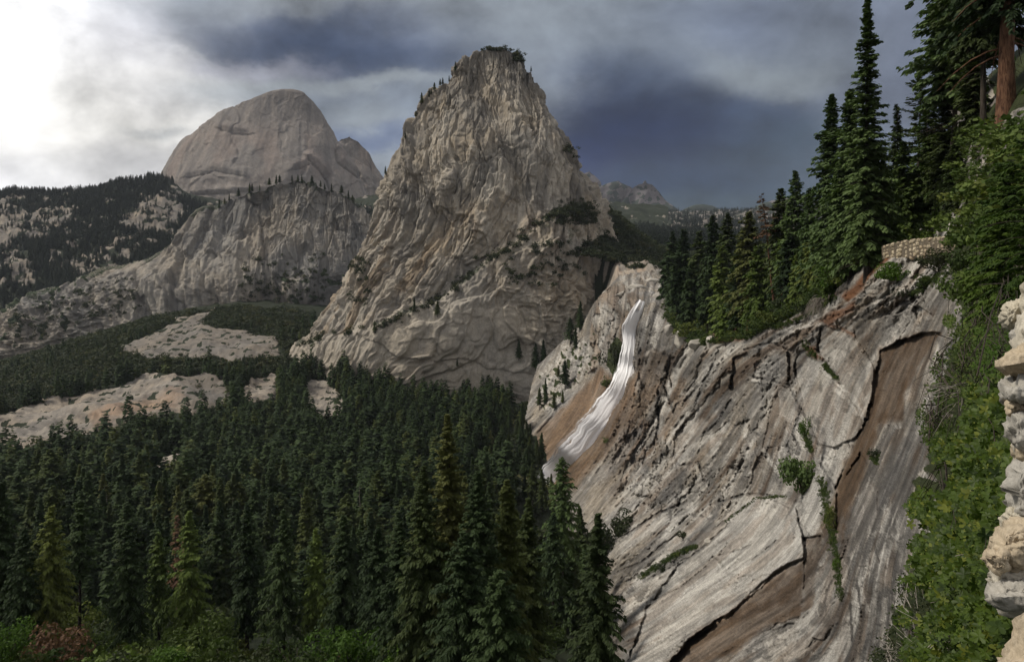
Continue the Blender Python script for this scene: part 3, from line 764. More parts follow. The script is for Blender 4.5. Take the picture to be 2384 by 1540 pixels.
for pts in (Z6((935, 740), (960, 800), (1000, 870), (1060, 980), (1090, 1060)), Z6((700, 560), (840, 520), (930, 560)), Z6((720, 700), (800, 720), (900, 742)), Z6((560, 1380), (700, 1332), (905, 1342)), Z6((700, 1130), (640, 1260), (600, 1300)),
            Z6((350, 1180), (450, 1160), (480, 1260)), Z6((140, 560), (130, 700), (160, 760)), Z6((300, 600), (270, 760), (320, 900)), Z6((230, 860), (240, 950), (210, 1060)), Z6((620, 830), (560, 940), (480, 1010)), Z6((1000, 880), (955, 1010), (1000, 1100)), Z6((700, 520), (900, 400), (1080, 310)), Z6((1190, 380), (1400, 300), (1500, 240)),
            Z6((1110, 440), (1090, 560), (1180, 690)), Z6((1130, 1060), (1110, 1180), (1190, 1300)), Z6((1500, 900), (1450, 1030), (1390, 1120)), Z6((480, 720), (420, 900), (330, 1010)), Z6((560, 560), (500, 700), (380, 830)),
            Z9((0, 800), (120, 720), (300, 590)), Z9((420, 530), (560, 600), (640, 700), (660, 860)), Z9((100, 900), (140, 930), (190, 1000)), Z9((140, 890), (260, 860), (330, 830)), Z9((340, 920), (500, 800)), Z9((560, 600), (600, 760)), Z9((1100, 490), (1120, 700), (1090, 830), (1120, 930)),
            Z9((900, 900), (960, 700), (1060, 470)), Z9((930, 900), (940, 1200), (960, 1500)), Z9((-120, 960), (20, 860), (200, 700), (340, 560)), Z9((-300, 1180), (-100, 1090), (60, 960)), Z9((760, 1300), (800, 1100), (880, 960)), Z9((1150, 330), (1200, 560), (1180, 760)), Z9((980, 1040), (1010, 1240), (1000, 1500)), Z9((-420, 760), (-250, 640), (-60, 560)), Z9((-500, 1000), (-330, 930), (-180, 800))):
    dl, sl = line_d(AX, AY, pts); dl = dl + 2.2 * fbm2(AX / 9, AY / 9, 3, 561)
    Hh -= 13 * sstep(4.2, 1.2, dl); Hh += 7 * sstep(16, 3, dl) * (sl > 0)
    M[..., 0] = np.maximum(M[..., 0], .9 * sstep(4.4, 1.6, dl))
for pts, w_ in ((Z6((1110, 660), (1200, 740), (1300, 840), (1342, 935)), 7), (Z6((805, 1105), (850, 1170), (905, 1245)), 6), (Z9((410, 240), (460, 330), (520, 410)), 6), (Z6((1180, 770), (1250, 820), (1300, 900)), 8), (Z6((860, 520), (940, 470), (1060, 420)), 5), (Z6((1290, 380), (1450, 290), (1560, 240)), 7), (Z6((1500, 360), (1640, 250), (1790, 140)), 6), (Z6((740, 720), (860, 735)), 5)):
    dl, sl = line_d(AX, AY, pts); dl = dl + 2.5 * fbm2(AX / 9, AY / 9, 3, 563)
    Hh += 8 * sstep(w_, w_ * .5, dl); M[..., 3] = np.maximum(M[..., 3], .95 * sstep(w_, w_ * .4, dl)); M[..., 0] *= 1 - sstep(w_, w_ * .4, dl)
# general banded staining
M[..., 0] = np.maximum(M[..., 0], w_rock * np.clip(.8 * sstep(.3, 1.3, tone) + .85 * sstep(.45, 1.15, band2 * .45 + band1 * .7) + .25 * sstep(.5, 1.4, band3) + .4 * jn, 0, .9))
M[..., 3] = np.maximum(M[..., 3], w_rock * np.clip(.8 * sstep(-.5, -1.5, tone) + .75 * sstep(.4, 1.2, -band2 * .45 - band1 * .7), 0, .9) * (1 - M[..., 0]))
M[..., 2] = np.maximum(M[..., 2], w_rock * .4 * sstep(.6, 1.4, smear(cells(20, 515), 160)))
stria = .55 * band0 + .5 * smear(cells(11, 517), 240)
not_pal = 1 - .55 * np.clip(M[..., 3], 0, 1)
M[..., 0] = np.maximum(M[..., 0], w_rock * not_pal * .95 * sstep(.25, .95, stria))
M[..., 2] = np.maximum(M[..., 2], w_rock * not_pal * .7 * sstep(.0, .8, smear(cells(26, 519), 300)) * sstep(-.2, .7, stria))
M[..., 3] = np.maximum(M[..., 3], w_rock * .7 * sstep(.4, 1.1, -stria))
Hh += w_rock * 4 * terrace(stria, 1.6)
warmz = sstep(70, 10, line_d(AX, AY, [(1500, 880), (1440, 1010), (1370, 1150), (1330, 1230)])[0])
M[..., 2] = np.maximum(M[..., 2], .5 * warmz * w_rock)
dkz = sstep(-60, 60, poly_sd(AX, AY, [(1640, 790), (1760, 850), (1800, 1000), (1760, 1150), (1640, 1180), (1600, 1000)]) + 50 * nw)
M[..., 0] = np.maximum(M[..., 0], .6 * dkz * sstep(-.6, .8, band2) * w_rock)

def region(pl, soft, amt):
    return amt * sstep(-soft, soft, poly_sd(AX, AY, pl) + soft * 1.3 * nw)
pal = region(Z9((-420, 1560), (-330, 1200), (-100, 1000), (120, 780), (330, 560), (470, 500), (640, 580), (650, 900), (420, 1050), (150, 1260), (-60, 1400), (-200, 1560)), 22, .85)
pal = np.maximum(pal, region(Z6((1090, 470), (1240, 560), (1360, 760), (1340, 930), (1200, 760)), 12, .5))
M[..., 3] = np.maximum(M[..., 3], pal * (.55 + .45 * sstep(-1, .6, -band2))); M[..., 0] *= (1 - .75 * pal)
dk2 = np.maximum(region([(1640, 800), (1760, 800), (1800, 900), (1760, 1100), (1680, 1170), (1560, 1200), (1600, 1000)], 40, .75), region([(1480, 760), (1560, 780), (1620, 820), (1570, 960), (1500, 1040), (1470, 960), (1500, 860)], 22, .7))
M[..., 0] = np.maximum(M[..., 0], w_rock * dk2 * sstep(-.9, .5, band2 + .6 * tone))
brn = region([(1480, 900), (1560, 860), (1620, 900), (1560, 1010), (1450, 1150), (1380, 1260), (1330, 1230), (1400, 1080)], 24, .75)
M[..., 2] = np.maximum(M[..., 2], brn * sstep(-.6, .7, band1 + band2) * w_rock)

# gully left of the fall: brown wet apron, buttress and talus
gul = (1 - sstep(1440, 1490, AX)) * (1 - hill)
APR = [(1395, 850), (1425, 870), (1440, 900), (1490, 860), (1480, 960), (1420, 1050), (1340, 1140), (1260, 1140), (1195, 1095), (1180, 1060), (1240, 1010), (1320, 935), (1370, 880)]
ap = sstep(-6, 10, poly_sd(AX, AY, APR) + 8 * nw)
M[..., 2] = np.maximum(M[..., 2], ap * (.75 + .25 * sstep(-.5, .5, band2)))
M[..., 0] = np.maximum(M[..., 0] * (1 - ap), ap * .5 * sstep(.2, 1.2, band1))
M[..., 3] *= (1 - ap)
BUT = [(1385, 700), (1412, 660), (1500, 655), (1495, 690), (1475, 740), (1460, 800), (1450, 850), (1400, 850), (1370, 870), (1365, 800)]
bt = sstep(-6, 8, poly_sd(AX, AY, BUT) + 6 * nw)
q1, qe1 = plates((AX + 10 * nw) / 15, AY / 48, 531, 1.5); q2, qe2 = plates((AX + 6 * nw) / 6, AY / 15, 532, 1.5)
Hh += bt * (22 * q1 + 7 * q2 - 6 * sstep(.1, 0, qe1) + 5); M[..., 0] = np.maximum(M[..., 0], bt * .7 * sstep(.14, .02, qe1))
M[..., 2] = np.maximum(M[..., 2], bt * .55 * sstep(-.2, .3, q1)); M[..., 3] = np.maximum(M[..., 3], bt * .5 * sstep(.05, -.3, q1))
TAL = [(1255, 930), (1255, 870), (1310, 800), (1385, 770), (1400, 840), (1360, 880), (1320, 920), (1275, 960)]
ta = sstep(-6, 8, poly_sd(AX, AY, TAL) + 8 * nw)
t1, te1 = plates(AX / 6, AY / 5, 535, 1.2); t2, te2 = plates(AX / 13, AY / 11, 536, 1.2)
Hh += ta * (4.0 * t1 + 4 * t2)
M[..., 3] = np.maximum(M[..., 3], ta * .6 * sstep(-.2, .3, t1))
M[..., 1] = np.maximum(M[..., 1], ta * sstep(.25, .5, fbm2(AX / 14, AY / 14, 3, 537)))
rub = sstep(-5, 6, poly_sd(AX, AY, [(1185, 1060), (1240, 1020), (1260, 1060), (1235, 1130), (1190, 1140)]) + 8 * nw)
Hh += rub * 3.5 * t1; M[..., 2] = np.maximum(M[..., 2], rub * .7); M[..., 0] = np.maximum(M[..., 0], rub * .4)
Hh += gul * (5 * terrace(band2 * .6, 1.5) * (1 - ta) + 1.0 * band3 + 4 * nw)
# groove the water has cut, and dark wet walls beside it
FALL = [(1497, 696), (1490, 712), (1480, 735), (1472, 775), (1468, 825), (1462, 870), (1446, 915), (1412, 970), (1372, 1025), (1330, 1072), (1296, 1108), (1262, 1150)]
fd, fs = line_d(AX, AY, FALL)
Hh -= 16 * sstep(34, 4, fd)
M[..., 0] = np.maximum(M[..., 0], .9 * sstep(46, 16, fd + 10 * nw) * sstep(740, 800, AY) * sstep(960, 880, AY) * (fs > 0))
M[..., 1] = np.maximum(M[..., 1], sstep(.75, .9, sstep(40, 12, np.hypot((AX - 1432) / 1.0, (AY - 830) / 2.2)) + .4 * nw))

# hillside: litter, red soil, moss, ledges of rock
sn = fbm2(AX / 26, AY / 14, 4, 541)
Hh += hill * (6 * fbm2(AX / 40, AY / 30, 3, 543))
M[..., 1] = np.maximum(M[..., 1], hill * .95)
SOIL = [(1960, 690), (2000, 650), (2058, 588), (2075, 600), (2030, 640), (2000, 680), (1975, 700)]
soil = sstep(-5, 6, poly_sd(AX, AY, SOIL) + 7 * nw)
for pl in ([(1640, 790), (1700, 740), (1740, 740), (1730, 790), (1660, 800)], [(1905, 745), (1940, 725), (1990, 700), (1985, 730), (1930, 760)], Z6((1140, 420), (1220, 420), (1290, 480), (1240, 470)), Z6((1020, 540), (1080, 545), (1120, 610), (1060, 600))):
    soil = np.maximum(soil, .9 * sstep(-5, 6, poly_sd(AX, AY, pl) + 6 * nw))
TOPR = [(1975, 700), (2010, 665), (2060, 615), (2100, 592), (2210, 588), (2190, 630), (2120, 680), (2060, 700), (2000, 730), (1930, 760), (1880, 760)]
tr = sstep(-5, 8, poly_sd(AX, AY, TOPR) + 8 * nw)
OC = [[(2095, 560), (2100, 520), (2125, 500), (2150, 520), (2200, 490), (2225, 500), (2240, 560), (2160, 565)],
      [(2195, 560), (2190, 480), (2215, 410), (2260, 340), (2320, 285), (2390, 240), (2490, 200), (2490, 260), (2400, 300), (2330, 360), (2280, 420), (2240, 490), (2235, 560)],
      [(2220, 300), (2215, 240), (2250, 180), (2300, 170), (2320, 230), (2280, 290), (2240, 330)]]
oc = np.zeros(AX.shape)
for pl in OC: oc = np.maximum(oc, sstep(-4, 6, poly_sd(AX, AY, pl) + 7 * nw))
o1, oe1 = plates((AX + 8 * nw) / 26, (AY + 10 * nw) / 48, 551, 3.); o2, oe2 = plates(AX / 10, AY / 16, 552, 2.6)
Hh += oc * (16 + 11 * o1 + 4.5 * o2 - 3 * sstep(.1, 0, oe1))
M[..., 1] *= (1 - oc) * (1 - tr * .9); M[..., 2] *= (1 - .6 * oc)
M[..., 0] = np.maximum(M[..., 0], oc * .6 * sstep(-.1, .3, o1 + .5 * nw)); M[..., 3] = np.maximum(M[..., 3], oc * .35 * sstep(0, -.3, o1))
M[..., 3] = np.maximum(M[..., 3], tr * .75 * sstep(-.6, .6, band2)); M[..., 0] *= (1 - .6 * tr)
Hh += tr * (5 * terrace(band1 * .5, 1.5) + 3 * pl2)
M[..., 1] *= (1 - soil); M[..., 0] *= (1 - soil)
# moss and litter strips
STRIPS = []
for pts, wd in (([(2240, 615), (2180, 650), (2120, 690)], 13), ([(1950, 690), (1870, 742), (1800, 765)], 8), ([(1900, 835), (1870, 800)], 12), (Z6((1130, 640), (1200, 720)), 9), (Z6((1010, 960), (1040, 1060), (1060, 1100)), 10), (Z9((760, 420), (790, 560), (820, 720), (860, 900), (880, 1100)), 13), (Z9((1075, 290), (1110, 320)), 12), ([(1490, 1345), (1560, 1300), (1620, 1270)], 9), ([(1690, 1215), (1760, 1160), (1830, 1155)], 4)):
    M[..., 1] = np.maximum(M[..., 1], .55 * sstep(wd, wd * .3, line_d(AX, AY, pts)[0] + 9 * nw)); STRIPS.append((pts, wd))
# root zone of the leafy bank beside the wall
BANK = [(2235, 640), (2225, 720), (2215, 800), (2190, 860), (2160, 960), (2140, 1060), (2120, 1180), (2125, 1290), (2100, 1360), (2060, 1460), (2040, 1560), (2030, 1690), (2500, 1690), (2500, 560), (2300, 560)]
bk = sstep(-12, 30, poly_sd(AX, AY, BANK) + 26 * nw)
M[..., 1] = np.maximum(M[..., 1], bk * sstep(-.55, .1, nw + .75 * sstep(2140, 2250, AX)))
Hh *= (1 - .3 * bk)

Cv = P(AX, AY, CD)
dirs = Cv / np.linalg.norm(Cv, axis=-1, keepdims=True)
CV = Cv - dirs * (np.clip(Hh, -80, 75) * CD / F * 1.25)[..., None]
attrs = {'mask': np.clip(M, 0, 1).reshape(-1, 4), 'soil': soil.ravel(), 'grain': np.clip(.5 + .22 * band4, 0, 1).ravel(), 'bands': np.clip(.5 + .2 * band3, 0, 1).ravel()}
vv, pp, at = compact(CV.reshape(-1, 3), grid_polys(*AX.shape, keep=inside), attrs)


def cliff_material():
    m = rock_material('gorge_wall', mid=(.182, .173, .160), warm=(.205, .178, .142), dark=(.040, .038, .037), pale=(.47, .448, .405), veg=(.022, .028, .009), brown=(.135, .078, .038),
                      patch=38, streak=(.09, .09, .02), fine=.55, bump=.6, streak_amt=.5)
    nt = NT(m.node_tree)
    b = next(n for n in nt.n if n.type == 'BSDF_PRINCIPLED')
    src = b.inputs['Base Color'].links[0].from_socket
    g = nt.attr('grain').outputs['Fac']; bd = nt.attr('bands').outputs['Fac']
    k = nt.math('MULTIPLY', nt.rng(g, .15, .85, .76, 1.24), nt.rng(bd, .1, .9, .74, 1.26))
    col = nt.mix(1.0, src, nt.vmath('SCALE', (1, 1, 1), scale=k), 'MULTIPLY')
    col = nt.mix(nt.attr('soil').outputs['Fac'], col, (.12, .055, .026))
    nt.put(b.inputs['Base Color'], col)
    return m


MAT_CLIFF = cliff_material()
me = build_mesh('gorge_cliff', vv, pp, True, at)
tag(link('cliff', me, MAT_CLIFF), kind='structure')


def cliff_pt(px, py, lift=0.0):
    """surface point of the finished gorge wall."""
    j = int(np.clip(round((px - ax[0]) / STEP), 0, len(ax) - 1)); i = int(np.clip(round((py - ay[0]) / STEP), 0, len(ay) - 1))
    return CV[i, j] * (1 - lift)


# ---------------------------------------------------------------- the fall
fw = np.interp(np.arange(700, 1151), [700, 735, 760, 830, 880, 930, 1000, 1070, 1110, 1150], [8, 18, 25, 27, 29, 35, 43, 47, 43, 37])
fp = np.array(FALL); cum = np.concatenate([[0], np.cumsum(np.hypot(*np.diff(fp, axis=0).T))])
sI = np.linspace(cum[0] + 2, cum[-1], 420)
cxs = smooth1(np.interp(sI, cum, fp[:, 0]), 10); cys = smooth1(np.interp(sI, cum, fp[:, 1]), 10)
tx, ty = np.gradient(cxs), np.gradient(cys); tl = np.hypot(tx, ty)
wI = np.interp(cys, np.arange(700, 1151), fw)
cr = np.linspace(-1, 1, 90)
S2, C2 = np.meshgrid(sI, cr, indexing='ij')
ragged = 1 + .2 * fbm2(S2 / 70, np.sign(C2) * 3.3, 4, 601)
WX = cxs[:, None] + C2 * wI[:, None] * ragged * (-ty / tl)[:, None]; WY = cys[:, None] + C2 * wI[:, None] * ragged * (tx / tl)[:, None]
strand = fbm2(C2 * 5 + .6 * fbm2(S2 / 60, C2 * 2, 2, 603), S2 / 75, 4, 605)
fine_s = fbm2(C2 * 9, S2 / 24, 5, 607)
bl = smooth1(cliff_d(cxs, cys), 12)
bulge = np.sqrt(np.clip(1 - C2 ** 2, 0, 1))
DW = bl[:, None] - 1.0 - (3.5 * bulge + .3 * strand * bulge)
WV = P(WX, WY, DW)
low_m = sstep(930, 1040, WY)
fine2 = fbm2(C2 * 7 + 9, S2 / 55, 4, 611)
thin = np.clip(.03 * low_m + .38 * low_m * sstep(.05, .5, -strand * .8 - fine_s * .5 - .15 * C2) + .95 * sstep(.52, 1.0, np.abs(C2) + .2 * fine2 + .12 * fine_s) + .9 * sstep(742, 720, WY) * sstep(.55, .2, np.abs(C2 - .1)), 0, 1)
back = P(WX[:, ::-1], WY[:, ::-1], np.repeat(bl[:, None] + 2.5, 90, 1))
ring = np.concatenate([WV, back], 1)
thin2 = np.concatenate([thin, thin[:, ::-1]], 1)
ring = np.concatenate([ring, ring[:, :1]], 1); thin2 = np.concatenate([thin2, thin2[:, :1]], 1)
m, nt, out = new_mat('white_water')
at_ = nt.attr('thin').outputs['Fac']
b = nt.node('ShaderNodeBsdfPrincipled'); nt.put(b.inputs['Base Color'], nt.mix(at_, (.97, .96, .96), (.75, .74, .75))); b.inputs['Roughness'].default_value = .6
b.inputs['Subsurface Weight'].default_value = 0.0
tr_ = nt.node('ShaderNodeBsdfTransparent')
mx = nt.node('ShaderNodeMixShader'); nt.put(mx.inputs[0], nt.rng(at_, .5, 1.0, 0, .9)); nt.put(mx.inputs[1], b.outputs[0]); nt.put(mx.inputs[2], tr_.outputs[0]); nt.put(out.inputs[0], mx.outputs[0])
me = build_mesh('waterfall', ring.reshape(-1, 3), grid_polys(*ring.shape[:2]), True, {'thin': thin2.ravel()})
tag(link('waterfall', me, m), kind='structure')
# ---------------------------------------------------------------- plants
def conifer_arrays(seed, H, R, cb=.12, nb=90, ns=4, nk=4, bl=1.0, bw=.3, droop=.25, up=.15, power=.8, gap=0.0, hang=.25, irr=.25, top_up=.5):
    """crown of a conifer: drooping boughs in spirals round the stem, each bough a row of flat needle sprays."""
    g = np.random.default_rng(seed)
    t = cb + (1 - cb) * (np.arange(nb) + g.random(nb) * .8) / nb
    tt = (t - cb) / (1 - cb)
    prof = np.clip(1 - tt, 0.015, 1) ** power * np.clip(tt * 4 + .55, 0, 1)
    L = R * prof * (1 + irr * (g.random(nb) * 2 - 1)) * (1 + irr * .5 * np.sin(t * 40 + g.random() * 6))
    if gap > 0: L = L * np.where(g.random(nb) < gap, .35, 1)
    az = np.arange(nb) * 2.39996 + g.random(nb) * .9
    s = (np.arange(ns) + .5 + .35 * (g.random((nb, ns)) - .5) * 2) / ns
    s = np.clip(s, .08, 1.02)
    rise = (up + top_up * tt)[:, None]; dr = droop * (1 - .75 * tt)[:, None]
    rad = L[:, None] * s
    zz = (t * H)[:, None] + L[:, None] * (rise * s - dr * s * s * 1.6)
    slope = rise - 3.2 * dr * s
    ca, sa = np.cos(az)[:, None], np.sin(az)[:, None]
    base = np.stack([rad * ca, rad * sa, zz], -1)[:, :, None, :]                       # nb,ns,1,3
    sh = (nb, ns, nk)
    side = np.where(np.arange(nk) % 2 == 0, 1., -1.)[None, None] * (.45 + .75 * g.random(sh))
    a2 = az[:, None, None] + side
    ll = bl * (1.05 - .55 * s)[:, :, None] * (.7 + .6 * g.random(sh)) * np.clip((L / R)[:, None, None] * 1.3 + .22, .25, 1.1)
    dz = slope[:, :, None] * .8 - hang * (.5 + g.random(sh))
    d = np.stack([np.cos(a2), np.sin(a2), dz], -1); d /= np.linalg.norm(d, axis=-1, keepdims=True)
    base = base + (g.random(sh + (3,)) - .5) * bl * .35
    upv = np.stack([(g.random(sh) - .5) * .9, (g.random(sh) - .5) * .9, np.ones(sh)], -1)
    sd = np.cross(d, upv); sd /= np.linalg.norm(sd, axis=-1, keepdims=True)
    w = (bw * bl * (.7 + .6 * g.random(sh)))[..., None]
    ll = ll[..., None]
    p0 = base; p1 = base + d * ll * .45 + sd * w; p2 = base + d * ll - np.array([0, 0, 1]) * ll * .12; p3 = base + d * ll * .45 - sd * w
    V = np.stack([p0, p1, p2, p3], -2).reshape(-1, 3)
    # leader
    Q = np.arange(len(V)).reshape(-1, 4)
    return V, Q


def tube_arrays(pts, rad, n=7):
    pts = np.asarray(pts, float); rad = np.asarray(rad, float)
    T = np.gradient(pts, axis=0); T /= np.linalg.norm(T, axis=1, keepdims=True) + 1e-9
    ref = np.where(np.abs(T[:, 2:3]) > .9, np.array([[1., 0, 0]]), np.array([[0, 0, 1.]]))
    A = np.cross(T, ref); A /= np.linalg.norm(A, axis=1, keepdims=True) + 1e-9
    B = np.cross(T, A)
    th = np.linspace(0, 2 * math.pi, n, endpoint=False)
    V = pts[:, None] + rad[:, None, None] * (np.cos(th)[None, :, None] * A[:, None] + np.sin(th)[None, :, None] * B[:, None])
    m = len(pts); i = np.arange(m * n).reshape(m, n); j = np.roll(i, -1, 1)
    Q = np.stack([i[:-1], j[:-1], j[1:], i[1:]], -1).reshape(-1, 4)
    return V.reshape(-1, 3), Q


def join(parts):
    V, Q, o = [], [], 0
    for v, q in parts:
        V.append(v); Q.append(q + o); o += len(v)
    return np.concatenate(V), np.concatenate(Q)


def trunk_arrays(H, r0, lean=(0, 0), n=7, seed=0, flare=1.4):
    g = np.random.default_rng(seed); k = 9
    t = np.linspace(-.03, 1, k)
    w = np.cumsum(g.normal(0, .0035, (k, 2)), 0) * H
    pts = np.stack([lean[0] * t * H + w[:, 0] - w[0, 0], lean[1] * t * H + w[:, 1] - w[0, 1], t * H], -1)
    rad = r0 * (1 - .93 * np.clip(t, 0, 1)) * np.where(t < .05, flare, 1)
    return tube_arrays(pts, rad, n)


def boughs_arrays(seed, H, R, cb, n, power=.8, up=.05, droop=.3, r=.05, top_up=.5):
    g = np.random.default_rng(seed); parts = []
    for k in range(n):
        t = cb * .6 + (1 - cb * .6) * (k + g.random()) / n
        tt = max(0, (t - cb) / (1 - cb)); L = R * max(.1, 1 - tt) ** power * (.7 + .4 * g.random())
        a = g.random() * 6.283; s = np.linspace(0, 1, 5)
        z = t * H + L * ((up + top_up * tt) * s - droop * (1 - .75 * tt) * s * s * 1.6)
        parts.append(tube_arrays(np.stack([L * s * math.cos(a), L * s * math.sin(a), z], -1), r * (1 - .85 * s), 4))
    return join(parts)


FOL_DARK = foliage_material('dark_needles', (.012, .025, .009), (.042, .066, .021), (.075, .090, .022), .10)
FOL_MID = foliage_material('green_needles', (.027, .050, .012), (.105, .145, .030), (.12, .135, .03), .35)
FOL_OLIVE = foliage_material('olive_needles', (.018, .030, .010), (.058, .078, .022), (.10, .105, .03), .25)
FOL_FIR = foliage_material('fir_needles', (.028, .052, .019), (.098, .142, .046), None, .5)
FOL_BRIGHT = foliage_material('bright_leaves', (.025, .055, .008), (.085, .150, .020), None, 1.2, .3)
FOL_LEAF = foliage_material('broad_leaves', (.022, .040, .010), (.060, .085, .020), (.11, .13, .03), .35, .28)
FOL_SCRUB = foliage_material('scrub_leaves', (.014, .022, .010), (.040, .050, .020), (.065, .065, .025), .05)
FOL_FAR = foliage_material('far_needles', (.013, .022, .015), (.030, .043, .027), None, .02, .1)
FOL_FROND = foliage_material('frond_needles', (.020, .042, .008), (.080, .125, .018), None, 1.5, .3)
FOL_VINE = foliage_material('vine_leaves', (.010, .022, .005), (.078, .120, .016), (.17, .19, .03), 3.0, .34, .5)
FOL_DRY = foliage_material('dead_needles', (.085, .045, .025), (.16, .095, .055), None, .5)
BARK = bark_material('grey_bark', (.030, .025, .02), (.075, .062, .05), 1.2)
BARK_RED = bark_material('red_bark', (.050, .025, .016), (.165, .09, .055), 1.6)
BARK_PALE = bark_material('bleached_wood', (.16, .14, .115), (.33, .30, .26), 1.5)
BARK_DARK = bark_material('dark_bark', (.012, .010, .008), (.035, .028, .022), 1.5)

# ---- shared kinds of valley conifer: crown and trunk meshes
KINDS = []
for k in range(10):
    H = 1.0; R = [.15, .19, .11, .22, .14, .17, .10, .24, .13, .20][k]
    V, Q = conifer_arrays(700 + k, 1.0, R, [.12, .18, .1, .2, .25, .14, .1, .28, .15, .2][k], 175, 7, 5, .052, .24, .34, .04, [.8, .75, .9, .7, .8, .85, .75, .65, .8, .7][k], .16, .38, .45)
    cr = build_mesh('conifer_crown', V, Q); cr.materials.append([FOL_DARK, FOL_OLIVE, FOL_DARK][k % 3])
    V, Q = trunk_arrays(1.0, .011, (0, 0), 6, k); tk = build_mesh('conifer_trunk', V, Q, True); tk.materials.append(BARK_DARK if k % 2 else BARK)
    KINDS.append((cr, tk))
FARK = [conifer_arrays(760 + k, 1.0, [.15, .18, .13, .2][k], .12, 34, 2, 3, .15, .36, .3, .05, .8, .08, .35, .3) for k in range(4)]


def tree_thing(name, loc, H, kind, label, group, rotz=None, wide=1.0, cat='tree', crown_mat=None):
    e = bpy.data.objects.new(name, None); COL.objects.link(e); e.location = [float(c) for c in loc]
    e.rotation_euler = (random.uniform(-.02, .02), random.uniform(-.02, .02), random.random() * 6.28 if rotz is None else rotz)
    e.scale = (H * wide, H * wide, H); e.empty_display_size = .1
    tag(e, label, cat, group)
    cr = bpy.data.objects.new('crown', KINDS[kind][0]); tk = bpy.data.objects.new('trunk', KINDS[kind][1])
    for c in (cr, tk): COL.objects.link(c); c.parent = e
    return e


def mass(name, pos, Hs, src, mat, label_kind='stuff', wide=None):
    """a far wood that reads as one mass: one mesh."""
    g = np.random.default_rng(len(pos)); Vs, Qs, Rs = [], [], []; off = 0
    which = g.integers(0, len(src), len(pos))
    for k, (v, q) in enumerate(src):
        i = np.nonzero(which == k)[0]
        if not len(i): continue
        a = g.random(len(i)) * 6.283; c, s = np.cos(a), np.sin(a)
        h = Hs[i]; w = h * (.8 + .5 * g.random(len(i))) * (1 if wide is None else wide)
        x = (v[None, :, 0] * c[:, None] - v[None, :, 1] * s[:, None]) * w[:, None]; y = (v[None, :, 0] * s[:, None] + v[None, :, 1] * c[:, None]) * w[:, None]
        z = v[None, :, 2] * h[:, None]
        V = np.stack([x, y, z], -1) + pos[i][:, None]
        Vs.append(V.reshape(-1, 3)); Qs.append((q[None] + (np.arange(len(i)) * len(v))[:, None, None] + off).reshape(-1, q.shape[1]))
        Rs.append(np.repeat(g.random(len(i)), len(v))); off += len(i) * len(v)
    me = build_mesh(name, np.concatenate(Vs), np.concatenate(Qs), False, {'rnd': np.concatenate(Rs)})
    o = link(name, me, mat); tag(o, kind=label_kind)
    return o


def leaf_cloud(seed, n, lobes=7, size=.12, squash=.8):
    """crown of a broadleaved bush: leaf tufts on several uneven lobes."""
    g = np.random.default_rng(seed)
    c = g.normal(0, .42, (lobes, 3)) * [1, 1, .6] + [0, 0, .55]; r = .28 + .25 * g.random(lobes)
    k = g.integers(0, lobes, n); u = g.normal(0, 1, (n, 3)); u /= np.linalg.norm(u, axis=1, keepdims=True)
    p = c[k] + u * (r[k] * (.72 + .34 * g.random(n)))[:, None] * [1, 1, squash]
    p[:, 2] = np.abs(p[:, 2])
    nrm = u + g.normal(0, .55, (n, 3)); nrm /= np.linalg.norm(nrm, axis=1, keepdims=True)
    t = np.cross(nrm, g.normal(0, 1, (n, 3))); t /= np.linalg.norm(t, axis=1, keepdims=True); b = np.cross(nrm, t)
    s = (size * (.6 + .8 * g.random(n)))[:, None]
    V = np.stack([p - t * s, p + b * s * .6, p + t * s, p - b * s * .6], 1).reshape(-1, 3)
    return V, np.arange(len(V)).reshape(-1, 4)


BUSH_FAR = [leaf_cloud(800 + k, 120, 7, .15) for k in range(4)]
BUSH_MID = []
for k in range(5):
    V, Q = leaf_cloud(820 + k, 900, 12, .085); BUSH_MID.append(build_mesh('bush_foliage', V, Q))

# ---- where the valley wood stands
g = np.random.default_rng(21)
N = 30000
px_ = g.random(N) * 1760 - 200; d_ = np.sqrt(g.random(N) * (1250 ** 2 - 175 ** 2) + 175 ** 2)
py_ = valley_py(px_, d_); xw = (px_ - CX) / F * d_
clr = np.full(N, -1e9)
for pl in BENCH: clr = np.maximum(clr, poly_sd(px_, py_, pl))
SCRUB = [(-300, 900), (0, 850), (150, 800), (300, 745), (420, 735), (560, 715), (640, 730), (720, 760), (760, 830), (690, 880), (560, 880), (480, 872), (330, 884), (190, 918), (110, 938), (60, 953), (-300, 1000)]
scr = poly_sd(px_, py_, SCRUB)
# the gorge wall and the big rock stand in front of or on some of it
cd = cliff_d(px_, py_)
in_cliff = (poly_sd(px_, py_, OUT) > 4) & (d_ > cd * .97)
lcz = proj(np.array(V_LC[-1]))
fx = sstep(740, 1240, px_)
in_lc = (px_ > 735) & (px_ < 1260) & (d_ > 905 + 40 * np.abs(px_ - 1000) / 250)
in_br = d_ > 1290
den = np.where(scr > 0, .07, np.where(d_ < 290, .0, .66)) * (.55 + .6 * sstep(-.3, .2, fbm2(xw / 60, d_ / 60, 3, 23)))
den = den * np.where((px_ > 1000) & (d_ > 560) & (px_ > 1130 + (d_ - 700) * .3), .1, 1) * np.where((px_ > 1190) & (d_ > 340), .0, 1)
ok = (clr < 2) & ~in_cliff & ~in_lc & ~in_br & (g.random(N) < den) & (px_ > -190 + 0 * d_) & (py_ < 1690)
